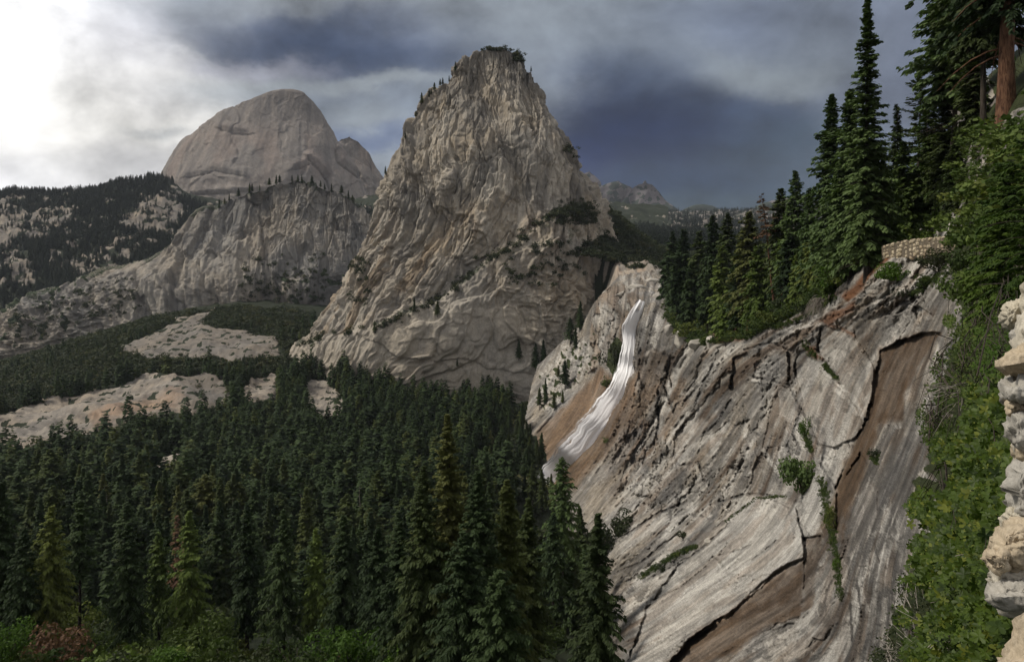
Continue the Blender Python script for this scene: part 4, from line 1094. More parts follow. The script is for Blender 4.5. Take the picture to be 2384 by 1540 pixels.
# thin out near ones by clearance
idx = np.nonzero(ok)[0]; idx = idx[np.argsort(d_[idx])]
cellset = {}; keep = []
for i in idx:
    r = 4.7 if d_[i] > 420 else 6.3
    key = (int(xw[i] // r), int(d_[i] // r))
    if key in cellset: continue
    cellset[key] = 1; keep.append(i)
keep = np.array(keep)
hides = np.zeros(len(keep), bool)
for pl in (BENCH[0], BENCH[2], BENCH[3], BENCH[4]):
    for f_ in (14, 26, 42):
        hides |= poly_sd(px_[keep], py_[keep] - f_ * 900 / np.maximum(d_[keep], 700), pl) > 3
keep = keep[~(hides & (g.random(len(keep)) < .9))]
Ht = np.clip(g.normal(30, 10, len(keep)), 11, 55) * np.where(scr[keep] > 0, .6, 1) * np.where(d_[keep] < 330, .95, 1 - .26 * sstep(400, 620, d_[keep]))
pos = np.stack([xw[keep], d_[keep], (HZ - py_[keep]) / F * d_[keep] - .5], -1)
size = Ht / d_[keep]
tops = py_[keep] - size * F
infr = (px_[keep] > -60) & (tops < 1530)
order = np.argsort(-size * infr)
near, rest = order[:170], order[170:]
rest = rest[(px_[keep][rest] > -150)]


def zone(px, d):
    if d < 330: return ('among the shrubs at the foot of the valley', 'near') if px < 820 else ('in the shadowed stand below the slab wall', 'gorge')
    if d < 480: return ('in the valley wood left of the tan sand patch', 'west') if px < 360 else (('in the valley wood in front of the talus patch', 'middle') if px < 820 else ('in the valley wood beside the foot of the fall', 'fall'))
    return ('in the dense wood under the pale bench of rock', 'bench') if px < 560 else ('in the dense wood under the tall granite dome', 'dome')


for n_, i in enumerate(near):
    q = keep[i]; kd = int(g.integers(0, 10)); z_, gk = zone(px_[q], d_[q])
    tone = ['dark green', 'mid green', 'dark green'][kd % 3]; form = 'broad' if kd in (1, 3, 7, 9) else 'narrow'
    tree_thing('conifer', pos[i], Ht[i], kd, f'{form} {tone} conifer {z_}', f'{form} {tone} conifers of the valley, {gk}', wide=.9 + .3 * g.random())
# round-headed oaks and maples between the conifers
oak_me = []
for k in range(5):
    me = BUSH_MID[k].copy(); me.materials.append([FOL_LEAF, FOL_SCRUB, FOL_OLIVE, FOL_LEAF, FOL_OLIVE][k]); oak_me.append(me)
og = np.random.default_rng(44); od = 0
for i in og.permutation(len(keep)):
    q = keep[i]
    if od >= 70 or not (250 < d_[q] < 560) or not (-20 < px_[q] < 1150): continue
    od += 1; k = int(og.integers(0, 5)); hh = og.uniform(7, 13)
    e = bpy.data.objects.new('oak_tree', None); COL.objects.link(e); e.location = [float(c) for c in pos[i] + [3.5, 2, 0]]; e.rotation_euler = (0, 0, og.random() * 6.28)
    e.scale = (hh * .62, hh * .62, hh); z_ = zone(px_[q], d_[q])
    tone = ['mid green', 'dull grey-green', 'olive', 'mid green', 'olive'][k]
    tag(e, f'round-headed {tone} leafy tree {z_[0]}', 'tree', f'{tone} leafy trees of the valley, {z_[1]}')
    c_ = link('crown', oak_me[k], None, e); link('trunk', KINDS[0][1], None, e).scale = (2.2, 2.2, .6)
mass('valley_forest', pos[rest], Ht[rest], FARK, FOL_DARK)

# chaparral and oak scrub of the benches and the slope under the bluff
N = 26000
px2 = g.random(N) * 1500 - 250; d2 = np.sqrt(g.random(N) * (1400 ** 2 - 260 ** 2) + 260 ** 2); py2 = valley_py(px2, d2)
clr2 = np.full(N, -1e9)
for pl in BENCH: clr2 = np.maximum(clr2, poly_sd(px2, py2, pl))
s2 = poly_sd(px2, py2, SCRUB)
cd2 = cliff_d(px2, py2)
ok = np.where(s2 > 0, g.random(N) < .75, g.random(N) < .16) & ((clr2 < -1) | ((g.random(N) < np.where(py2 < 852, .75, .38)) & (clr2 > 3) & (fbm2(px2 / 30, py2 / 12, 3, 9) > -.15))) & ~((poly_sd(px2, py2, OUT) > 4) & (d2 > cd2 * .97)) & ~((px2 > 735) & (d2 > 905))
i = np.nonzero(ok)[0]
pos2 = np.stack([(px2[i] - CX) / F * d2[i], d2[i], (HZ - py2[i]) / F * d2[i] - .3], -1)
h2 = np.where(clr2[i] > 0, 2.8, 6.5) * (.5 + .9 * g.random(len(i)) ** 1.5)
mass('scrub', pos2, h2, BUSH_FAR, FOL_SCRUB, wide=1.5)

# ---- wooded far slopes
N = 27000
px3 = g.random(N) * 1200 - 250; d3 = 1690 + g.random(N) ** .85 * 1390; py3 = valley_py(px3, d3)
fb = np.full(N, -1e9); x3 = (px3 - CX) / F * d3
n3 = fbm2(x3 / 80, d3 / 80, 4, 403)
for pl in FARB: fb = np.maximum(fb, poly_sd(px3, py3, pl) + 42 * n3)
bare3 = sstep(-14, 14, fb); bare3 = np.maximum(bare3, sstep(.42, .62, fbm2(x3 / 70, d3 / 70, 4, 405)))
ok = (g.random(N) > bare3 * .88) & (py3 > 395) & (g.random(N) < .8) & ~((px3 > 405) & (d3 > 2900))
i = np.nonzero(ok)[0]
rise3 = 22 * fbm2(x3 / 170, d3 / 170, 4, 415)
pos3 = np.stack([x3[i], d3[i], (HZ - py3[i]) / F * d3[i] + rise3[i] * sstep(1200, 2200, d3[i]) - 2], -1)
mass('ridge_forest', pos3, 14 + 16 * g.random(len(i)), FARK, FOL_FAR)

# ---- canyon rim and plateau beyond the fall
N = 16000
px4 = 1340 + g.random(N) * 620; d4 = np.exp(np.log(930) + g.random(N) * (np.log(5600) - np.log(930))); py4 = plateau_py(px4, d4); x4 = (px4 - CX) / F * d4
b4 = sstep(.18, .42, fbm2(x4 / 60, d4 / 60, 4, 431) + .25 * sstep(1600, 2600, d4)) * (1 - .9 * sstep(930, 990, d4) * sstep(1600, 1300, d4))
ok = g.random(N) > b4 * .8 + .1
i = np.nonzero(ok)[0]
z4 = (HZ - py4) / F * d4 + sstep(1400, 3000, d4) * 30 * fbm2(x4 / 260, d4 / 260, 3, 437)
pos4 = np.stack([x4[i], d4[i], z4[i] - 1], -1)
shr = d4[i] < 1380
mass('rim_scrub', pos4[shr], 3 + 5 * g.random(shr.sum()), BUSH_FAR, FOL_SCRUB, wide=1.3)
mass('plateau_forest', pos4[~shr], 16 + 16 * g.random((~shr).sum()), FARK, FOL_FAR)
# ---------------------------------------------------------------- single trees
def hero(name, label, px, base, top, hw, d=None, cb=.1, crown_mat=None, bark=None, seed=None, lean=(0, 0), power=.8, droop=.3, dens=1.0, spray=17., gap=.05, cat='tree', group=None, tr=None, up=.05, hang=.3, top_up=.5, limbs=True, bw=.2, pos=None, irr=.38):
    seed = int(px * 13 + top * 7) % 99991 if seed is None else seed
    if pos is None: pos = cliff_pt(px, base, -.001) if d is None else P(px, base, d)
    dd = pos[1]; H = (base - top) / F * dd; R = hw / F * dd; hp = base - top
    e = bpy.data.objects.new(name, None); COL.objects.link(e); e.location = [float(c) for c in pos]; e.empty_display_size = .1
    tag(e, label, cat, group)
    nb = int(np.clip(hp * .42, 60, 280) * dens); ns = int(np.clip(hw / 7, 4, 13)); nk = 6
    V, Q = conifer_arrays(seed, H, R, cb, nb, ns, nk, spray / F * dd, bw, droop, up, power, gap, hang, irr, top_up)
    t = np.clip(V[:, 2] / H, 0, 1)[:, None]
    V[:, :2] += np.array(lean)[None] * t * H
    link('crown', build_mesh('crown', V, Q), crown_mat or FOL_MID, e)
    r0 = tr if tr else max(H * .012, .12)
    parts = [trunk_arrays(H, r0, lean, 9, seed)]
    v, q = boughs_arrays(seed + 1, H, R * .95, cb, int(nb * .35), power, up, droop, r0 * .16, top_up)
    tt = np.clip(v[:, 2] / H, 0, 1)[:, None]; v[:, :2] += np.array(lean)[None] * tt * H
    if limbs: parts.append((v, q))
    V, Q = join(parts)
    link('trunk', build_mesh('trunk', V, Q, True), bark or BARK, e)
    return e


def snag(name, label, px, base, top, d=None, lean=(0, 0), bark=None, r=None, nbr=24, cat='tree', R=None):
    pos = cliff_pt(px, base, -.001) if d is None else P(px, base, d)
    dd = pos[1]; H = (base - top) / F * dd; r = r or H * .012
    e = bpy.data.objects.new(name, None); COL.objects.link(e); e.location = [float(c) for c in pos]; tag(e, label, cat)
    link('trunk', build_mesh('trunk', *trunk_arrays(H, r, lean, 8, int(px)), True), bark or BARK_PALE, e)
    v, q = boughs_arrays(int(px) + 3, H, R or H * .09, .35, nbr, .5, .2, .3, r * .2)
    v[:, :2] += np.array(lean)[None] * np.clip(v[:, 2] / H, 0, 1)[:, None] * H
    link('bare_branches', build_mesh('bare_branches', v, q), bark or BARK_PALE, e)
    return e


# the tall firs on the rim of the gorge
hero('fir_tree', 'tallest dark fir with a narrow spire reaching the top of the sky', 2020, 640, -14, 74, crown_mat=FOL_FIR, cb=.05, power=.85, dens=.95, spray=18, gap=.2, droop=.26)
hero('fir_tree', 'dark fir just beside the tallest fir on its valley side', 1936, 655, 222, 62, crown_mat=FOL_FIR, cb=.06, power=.7, dens=1.2, spray=18)
hero('fir_tree', 'full bushy fir between the two tall rim firs', 1980, 648, 210, 72, crown_mat=FOL_FIR, cb=.05, power=.7, dens=1.3, spray=18)
hero('fir_tree', 'wide shaded fir filling in behind the tallest fir', 2045, 612, 330, 62, crown_mat=FOL_FIR, cb=.05, power=.6, dens=1.2, spray=18)
R_TREES = [  # bearing, foot, top, half width, foliage, label
    (1853, 690, 399, 46, FOL_FIR, 'pointed fir standing clear above the rim wood against grey rain'),
    (1818, 700, 440, 42, FOL_DARK, 'dark fir on the valley side of the pointed rain-backed fir'),
    (1884, 685, 438, 36, FOL_FIR, 'slim fir tucked under the dark fir pair of the rim'),
    (1908, 670, 520, 48, FOL_MID, 'leafy bright conifer below the tall rim firs'),
    (1745, 745, 492, 50, FOL_OLIVE, 'broad dusky pine beside the dead-topped tree'),
    (1694, 760, 498, 40, FOL_OLIVE, 'dark fir two places from the dead-topped tree'),
    (1661, 752, 501, 36, FOL_DARK, 'dark fir over the bleached snag in the rim wood'),
    (1628, 750, 540, 34, FOL_OLIVE, 'low dark fir in the middle of the rim wood above the fall'),
    (1593, 742, 534, 32, FOL_DARK, 'dark fir second from the end of the rim wood at the fall'),
    (1566, 728, 540, 28, FOL_DARK, 'last dark fir of the rim wood beside the lip of the fall'),
    (1552, 712, 590, 22, FOL_DARK, 'small dark fir at the very edge of the rim wood by the fall'),
    (1575, 748, 600, 30, FOL_DARK, 'stubby fir in front of the last trees of the rim wood'),
    (1610, 765, 612, 32, FOL_DARK, 'dusky fir at the cliff edge above the banded slabs'),
    (1682, 782, 572, 34, FOL_MID, 'mid green fir on the cliff edge in front of the snag'),
    (1646, 778, 637, 30, FOL_DARK, 'small dark fir on the brink beside the grey boulders'),
    (1690, 806, 690, 24, FOL_MID, 'little pale green fir growing out of the cliff brink'),
    (1768, 762, 572, 46, FOL_MID, 'bright green full fir beside the red-trunked dead-topped tree'),
    (1725, 770, 560, 34, FOL_DARK, 'shaded fir behind the bright green full fir'),
    (1866, 705, 573, 36, FOL_MID, 'green fir over the fallen red tree'),
    (1838, 715, 545, 38, FOL_DARK, 'shaded fir behind the fallen red tree'),
    (1935, 690, 575, 40, FOL_MID, 'fresh green young conifer at the edge of the red soil'),
    (2055, 582, 377, 34, FOL_MID, 'young green conifer at the end of the stone trail wall'),
    (2088, 540, 243, 26, FOL_OLIVE, 'thin sparse pine rising behind the trail wall'),
    (2125, 550, 390, 42, FOL_MID, 'yellowish green conifer above the trail wall'),
    (2164, 520, 225, 48, FOL_MID, 'green conifer showing a long pale thin trunk'),
    (2105, 560, 330, 36, FOL_MID, 'olive green conifer between the thin pine and the trail wall'),
    (2200, 470, 235, 58, FOL_OLIVE, 'shaggy dark cedar in front of the round grey outcrop'),
    (2225, 500, 330, 34, FOL_OLIVE, 'small dark conifer against the curved rock rib'),
    (2270, 320, 120, 50, FOL_DARK, 'dark conifer growing over the round grey outcrop'),
    (2150, 505, 420, 34, FOL_OLIVE, 'low shaded conifer above the broken rock band'),
]
for px, ft, tp, hw, mt, lb in R_TREES:
    hero('fir_tree' if mt is FOL_FIR else 'conifer', lb, px, ft, tp, hw, crown_mat=mt, cb=.08 if hw > 30 else .2, power=.62 if hw > 30 else .8, dens=1.2 if hw > 30 else .8, spray=16, bark=BARK_PALE if tp == 225 else BARK)
hero('pine_tree', 'sparse pine with open crown and bare dark trunk against the sky', 2141, 500, 156, 42, crown_mat=FOL_OLIVE, cb=.42, power=.4, dens=.42, spray=15, gap=.3, droop=.15, up=.35)
hero('pine_tree', 'big clumpy pine leaning over the slope at the top of the picture', 2215, 420, -190, 82, crown_mat=FOL_FIR, cb=.3, power=.45, dens=1.0, spray=22, gap=.25, droop=.22, irr=.45)
hero('pine_tree', 'dark hanging-boughed pine beside the great red trunk', 2290, 330, -300, 80, crown_mat=FOL_OLIVE, cb=.34, power=.45, dens=.9, spray=22, gap=.2, droop=.35, irr=.4)
hero('redwood_tree', 'great straight tree with a thick furrowed red trunk above the rock rib', 2342, 268, -900, 150, crown_mat=FOL_DARK, cb=.19, power=.35, dens=.85, spray=24, bark=BARK_RED, tr=.0165 * 68, gap=.25, droop=.4, irr=.4, top_up=.2)
# dead-topped tree with a red trunk, fallen tree, snags
e = hero('pine_tree', 'dead-topped tree with a leaning rust red trunk on the rim', 1804, 722, 452, 30, crown_mat=FOL_DRY, cb=.62, power=.5, dens=.22, spray=11, bark=BARK_RED, lean=(-.115, 0), gap=.4, droop=.2)
hero('conifer', 'second thin red trunk close behind the dead-topped tree', 1819, 722, 560, 20, crown_mat=FOL_MID, cb=.5, power=.3, dens=.5, spray=13, bark=BARK_RED)
snag('dead_tree', 'tall bleached snag standing in the rim wood', 1661, 700, 560, bark=BARK_PALE)
snag('dead_tree', 'short grey snag beside the boulders on the rim', 1717, 760, 655, bark=BARK_PALE)
snag('dead_tree', 'thin reddish dead pole on the cliff brink', 1740, 790, 690, bark=BARK_RED)
snag('dead_tree', 'slim red-brown pole behind the grey boulders', 1702, 752, 665, bark=BARK_RED)
pa, pb = cliff_pt(1814, 642, .01), cliff_pt(1858, 678, .01)
dv = pb - pa; tt = np.linspace(0, 1, 8)
v, q = tube_arrays(pa + dv * tt[:, None] + np.array([0, 0, 3.0]) * np.sin(tt * 3.14)[:, None] * .3, .42 * (1 - .6 * tt[::-1]), 8)
ft = link('fallen_tree', build_mesh('fallen_tree', v, q, True), BARK_RED); tag(ft, 'fallen rust red tree lying among the rim shrubs', 'fallen tree')
g = np.random.default_rng(5); tw = []
for k in range(60):
    t = g.random(); p0 = pa + dv * t; dr = g.normal(0, 1, 3) * [1, 1, .7]; dr /= np.linalg.norm(dr)
    tw.append(tube_arrays(p0 + dr * np.linspace(0, 1, 4)[:, None] * g.uniform(1.2, 3.6) + [0, 0, .3], .07 * (1 - .7 * np.linspace(0, 1, 4)), 4))
link('dead_branches', build_mesh('dead_branches', *join(tw)), FOL_DRY, ft)

# the conifers standing up in front of the valley
V_TREES = [
    (1042, 1665, 966, 118, 116, FOL_OLIVE, 'tallest near conifer standing up before the valley wood', .85),
    (985, 1650, 1088, 96, 112, FOL_OLIVE, 'yellow-green tipped conifer beside the tallest near conifer', .8),
    (1112, 1650, 1098, 104, 108, FOL_DARK, 'dark conifer on the fall side of the tallest near conifer', .75),
    (1180, 1640, 1118, 84, 118, FOL_DARK, 'shaded conifer halfway between the tall near conifer and the fall', .75),
    (1080, 1690, 1240, 120, 96, FOL_DARK, 'broad drooping dark conifer low in the near stand', .7),
    (1230, 1640, 1160, 70, 126, FOL_DARK, 'dusky conifer next to the dark tree at the foot of the fall', .7),
    (1165, 1700, 1330, 110, 88, FOL_DARK, 'broad dark conifer at the bottom edge under the near stand', .6),
    (930, 1640, 1215, 76, 122, FOL_DARK, 'dark conifer at the valley side of the near stand', .7),
    (1308, 1330, 1066, 52, 270, FOL_FIR, 'very dark dense fir in front of the foot of the waterfall', .62),
    (1288, 1400, 1196, 44, 232, FOL_DARK, 'grey-green narrow conifer below the dark fir at the fall', .7),
    (1392, 1720, 1196, 112, 62, FOL_OLIVE, 'open feathery conifer in front of the pale slab', .8),
    (4, 1510, 1122, 66, 178, FOL_DARK, 'dark conifer cut by the edge of the picture', .7),
    (120, 1490, 1178, 66, 172, FOL_MID, 'fluffy light conifer beside the dark edge conifer', .7),
    (55, 1520, 1230, 54, 168, FOL_DARK, 'shaded conifer between the dark edge conifer and the fluffy one', .7),
    (440, 1500, 1190, 60, 190, FOL_MID, 'ragged conifer near the rusty dying tree', .75),
    (575, 1500, 1170, 52, 205, FOL_DARK, 'dark slim conifer over the pale stones in the shrubs', .8),
    (660, 1500, 1185, 62, 200, FOL_DARK, 'full dark conifer over the middle of the shrubs', .75),
    (300, 1510, 1215, 60, 185, FOL_DARK, 'wide dusky conifer beside the bare black trunk', .7),
    (800, 1530, 1200, 64, 175, FOL_DARK, 'conifer with a leaning dark trunk near the bottom shrubs', .75),
    (880, 1560, 1225, 66, 160, FOL_DARK, 'shaggy conifer at the edge of the near stand shrubs', .75),
    (735, 1490, 1230, 48, 200, FOL_MID, 'lighter green slim conifer among the dark middle trees', .8),
    (370, 1480, 1240, 46, 200, FOL_MID, 'small olive conifer beside the ragged one', .75),
]
for px, ft, tp, hw, d, mt, lb, pw in V_TREES:
    hero('fir_tree' if mt is FOL_FIR else 'conifer', lb, px, ft, tp, hw, d, cb=.05 if hw > 80 else .12, crown_mat=mt, power=pw, dens=1.15 if px != 1392 else .8, spray=19 if hw > 80 else 15, gap=.12, droop=.38, bark=BARK_DARK, irr=.3, hang=.4, bw=.16)
hero('conifer', 'thin conifer with a long bare black trunk', 186, 1500, 1165, 40, 185, cb=.5, crown_mat=FOL_DARK, power=.5, dens=.6, spray=14, bark=BARK_DARK, gap=.3)
hero('conifer', 'rusty brown dying conifer among the green ones', 437, 1440, 1228, 28, 225, cb=.1, crown_mat=FOL_DRY, power=.7, dens=.7, spray=12, bark=BARK)
hero('conifer', 'second smaller rusty conifer up the slope from the dying one', 412, 1380, 1200, 20, 250, cb=.1, crown_mat=FOL_DRY, power=.7, dens=.5, spray=11, bark=BARK)

# conifers scattered on ledges and skylines of the rocks
def small_tree(name, label, pos, H, k, group):
    e = tree_thing(name, pos, H, k, label, group, wide=1.15)
    return e
for j, (px, py, h) in enumerate([(1058, 168, 15), (985, 238, 17), (1000, 220, 13), (1012, 205, 12), (1022, 196, 12), (1030, 190, 11), (1040, 183, 10), (968, 268, 10), (1245, 165, 9), (942, 318, 9), (896, 400, 12), (1005, 214, 9)]):
    small_tree('conifer', 'small dark conifer on the steep skyline edge of the tall dome', surf_pick(V_LC, px, py + 3), h, j % 10, 'conifers along the skyline of the tall dome')
for j, (px, py, h) in enumerate([(1350, 770, 42), (1328, 800, 38), (1340, 812, 30), (1315, 905, 38), (1270, 940, 34), (1290, 955, 24), (1310, 940, 18), (1300, 880, 18), (1255, 955, 30)]):
    small_tree('conifer', 'lone conifer on the rubble slope between the tall dome and the fall', cliff_pt(px, py) if px > 1250 else P(px, py, 800), h * .8, (j * 3) % 10, 'conifers on the rubble slope by the fall')
for j, (px, py, h) in enumerate([(1210, 835, 26), (1016, 735, 20), (965, 718, 16), (870, 772, 15), (895, 760, 12), (1245, 860, 34), (1265, 850, 30), (1068, 855, 10)]):
    small_tree('conifer', 'dark tree on a ledge low on the tall dome', surf_pick(V_LC, px, py), h, (j * 3) % 10, 'trees on the ledges of the tall dome')
for j, px in enumerate(range(505, 830, 17)):
    py = np.interp(px, [505, 540, 590, 640, 690, 740, 790, 830], [480, 462, 437, 425, 419, 428, 448, 468])
    small_tree('conifer', 'small conifer along the rounded top of the dark bluff', surf_pick(V_BR, px + 5 * math.sin(px), py + 2), 14 + 9 * abs(math.sin(px * 3.1)), j % 10, 'conifers along the top of the dark bluff')
# bushes clinging to the tall dome and the bluff
gb = np.random.default_rng(31)
top_b = [(1152 + gb.normal(0, 22), 114 + abs(gb.normal(0, 2)), 8) for _ in range(14)] + [(1196 + 22 * gb.random(), 122 + 26 * gb.random(), 9) for _ in range(14)] + [(1325 + gb.normal(0, 9), 348 + gb.normal(0, 9), 8) for _ in range(8)]
pb_ = np.array([surf_pick(V_LC, a, b) for a, b, c in top_b]); mass('summit_scrub', pb_, np.array([c * .7 for a, b, c in top_b]), BUSH_FAR, FOL_SCRUB)
led = np.array(LC_LEDGE, float); tq = gb.random(150) * (len(led) - 1.001); i0 = tq.astype(int)
lp = led[i0] + (led[i0 + 1] - led[i0]) * (tq - i0)[:, None] + gb.normal(0, 4.5, (150, 2))
lp = np.concatenate([lp, np.stack([1180 + 180 * gb.random(60), 560 + 110 * gb.random(60)], -1), np.stack([1300 + 90 * gb.random(120), 480 + 40 * gb.random(120)], -1), np.stack([840 + gb.normal(0, 14, 30), 600 + 110 * gb.random(30)], -1)])
mass('ledge_scrub', np.array([surf_pick(V_LC, a, b) for a, b in lp]) - [0, 0, 1], 3 + 4 * gb.random(len(lp)), BUSH_FAR, FOL_SCRUB)
lp = np.concatenate([np.stack([560 + 200 * gb.random(130), 590 + 150 * gb.random(130)], -1), np.stack([30 + 300 * gb.random(110), 0 * gb.random(110)], -1)])
lp[130:, 1] = np.interp(lp[130:, 0], [0, 150, 330], [735, 680, 630]) + 90 * gb.random(110)
mass('bluff_scrub', np.array([surf_pick(V_BR, a, b) for a, b in lp]) - [0, 0, 1], 4 + 5 * gb.random(len(lp)), BUSH_FAR, FOL_SCRUB)

for px, py, tp, lb in [(355, 1270, 1120, 'bleached snag among the conifers under the sand patch'), (545, 1330, 1160, 'grey snag in the middle of the valley wood'), (700, 1300, 1150, 'dead grey spire beneath the talus patch'), (250, 1300, 1150, 'thin dead spire in the western valley wood'), (838, 1290, 1130, 'bare spire near the tall near conifers'), (150, 1250, 1120, 'broken grey spire by the dark edge conifer')]:
    d0 = 330.0
    for _ in range(40):
        d0 = d0 + (float(valley_py(px, d0)) - py) * .5
    snag('dead_tree', lb, px, py, tp, d=d0, bark=BARK_PALE)

g = np.random.default_rng(61)
for j in range(46):
    px = g.uniform(1140, 1262); d0 = g.uniform(600, 820)
    if d0 > float(cliff_d(px, valley_py(px, d0))) * .99 and poly_sd(px, float(valley_py(px, d0)), OUT) > 6: continue
    small_tree('conifer', 'dark conifer crowding the foot of the gully beside the brown apron', P(px, float(valley_py(px, d0)) + 1, d0), g.uniform(14, 27), j % 10, 'conifers at the foot of the gully')
for j, (px, tp) in enumerate([(1262, 1092), (1285, 1102), (1240, 1078), (1222, 1100), (1300, 1108)]):
    d0 = 520 + 8 * j; py = float(valley_py(px, d0)); small_tree('conifer', 'conifer standing in front of the foot of the waterfall', P(px, py, d0), (py - tp) / F * d0, (j * 2) % 10, 'conifers hiding the foot of the waterfall')
# ---------------------------------------------------------------- bushes, climbers, walls, boulders
def bush(name, label, pos, r, mat, seed, flat=1.0, group=None, n=900, size=.085, lobes=12, cat='bush', stems=True, rz=0.0):
    e = bpy.data.objects.new(name, None); COL.objects.link(e); e.location = [float(c) for c in pos]; e.empty_display_size = .1
    tag(e, label, cat, group)
    V, Q = leaf_cloud(seed, n, lobes, size); V = V * np.array([r, r, r * flat])
    link('foliage', build_mesh('foliage', V, Q), mat, e)
    if stems:
        g = np.random.default_rng(seed); ps = []
        for k in range(7):
            dv = np.array([g.normal(0, .45), g.normal(0, .45), .9 * flat]) * r; tt = np.linspace(0, 1, 4)[:, None]
            ps.append(tube_arrays(dv * tt + np.array([0, 0, -.05 * r]), .035 * r * (1 - .7 * tt[:, 0]), 5))
        link('stems', build_mesh('stems', *join(ps), True), BARK, e)
    return e


g = np.random.default_rng(77)
# thicket at the near edge of the valley
protos = {}
kinds = [(FOL_LEAF, 'olive green'), (FOL_SCRUB, 'dull grey-green'), (FOL_LEAF, 'mid green'), (FOL_MID, 'deep green'), (FOL_DRY, 'brownish')]
cells_ = {}; nb_ = 0
for k in range(5000):
    px = g.uniform(-30, 1330); d = g.uniform(118, 285); py = float(valley_py(px, d))
    if py < 1395 or py > 1640: continue
    x = (px - CX) / F * d; key = (int(x // 6.0), int(d // 8.0))
    if key in cells_ or nb_ >= 230: continue
    cells_[key] = 1; nb_ += 1
    r = g.uniform(2.2, 5.2) * (1.15 if d < 190 else 1)
    ki = int(g.choice([0, 0, 1, 2, 2, 3, 4], p=[.2, .15, .25, .15, .1, .12, .03])); mt, tone = kinds[ki]
    vi = int(g.integers(0, 5)); pk = (vi, ki)
    if pk not in protos:
        me = BUSH_MID[vi].copy(); me.materials.append(mt); protos[pk] = me
    pos = P(px, py, d); pos[2] -= .4
    o = bpy.data.objects.new('bush', protos[pk]); COL.objects.link(o); o.location = [float(c) for c in pos]
    o.scale = (r, r, r * g.uniform(.75, 1.25)); o.rotation_euler = (0, 0, g.random() * 6.28)
    tag(o, f'{tone} rounded bush in the thicket along the near edge of the valley', 'bush', f'{tone} bushes of the near thicket')
for px, py, r, d, mt, lb, sd in [
    (822, 1562, 62, 128, FOL_BRIGHT, 'bright yellow-green leafy bush at the bottom under the near conifers', 1),
    (395, 1568, 44, 125, FOL_BRIGHT, 'bright green bush at the bottom edge below the rusty conifer', 2),
    (2, 1540, 46, 140, FOL_BRIGHT, 'fresh green bush under the dark edge conifer', 3),
    (700, 1575, 50, 130, FOL_LEAF, 'leafy green bush next to the bright yellow-green one', 4),
    (112, 1560, 62, 150, FOL_DRY, 'brownish withered bush in the near thicket', 5),
    (470, 1525, 60, 175, FOL_LEAF, 'large green bush in the middle of the near thicket', 6),
    (160, 1500, 56, 190, FOL_LEAF, 'tall green bush beside the bare black trunk', 7),
    (935, 1585, 50, 118, FOL_BRIGHT, 'yellowish sprig of bush between the bright bush and the drooping conifer', 8)]:
    dd = d; rr = r / F * dd
    bush('bush', lb, P(px, py, dd), rr * 1.25, mt, 900 + sd, 1.0, n=2200, size=.06, lobes=16)

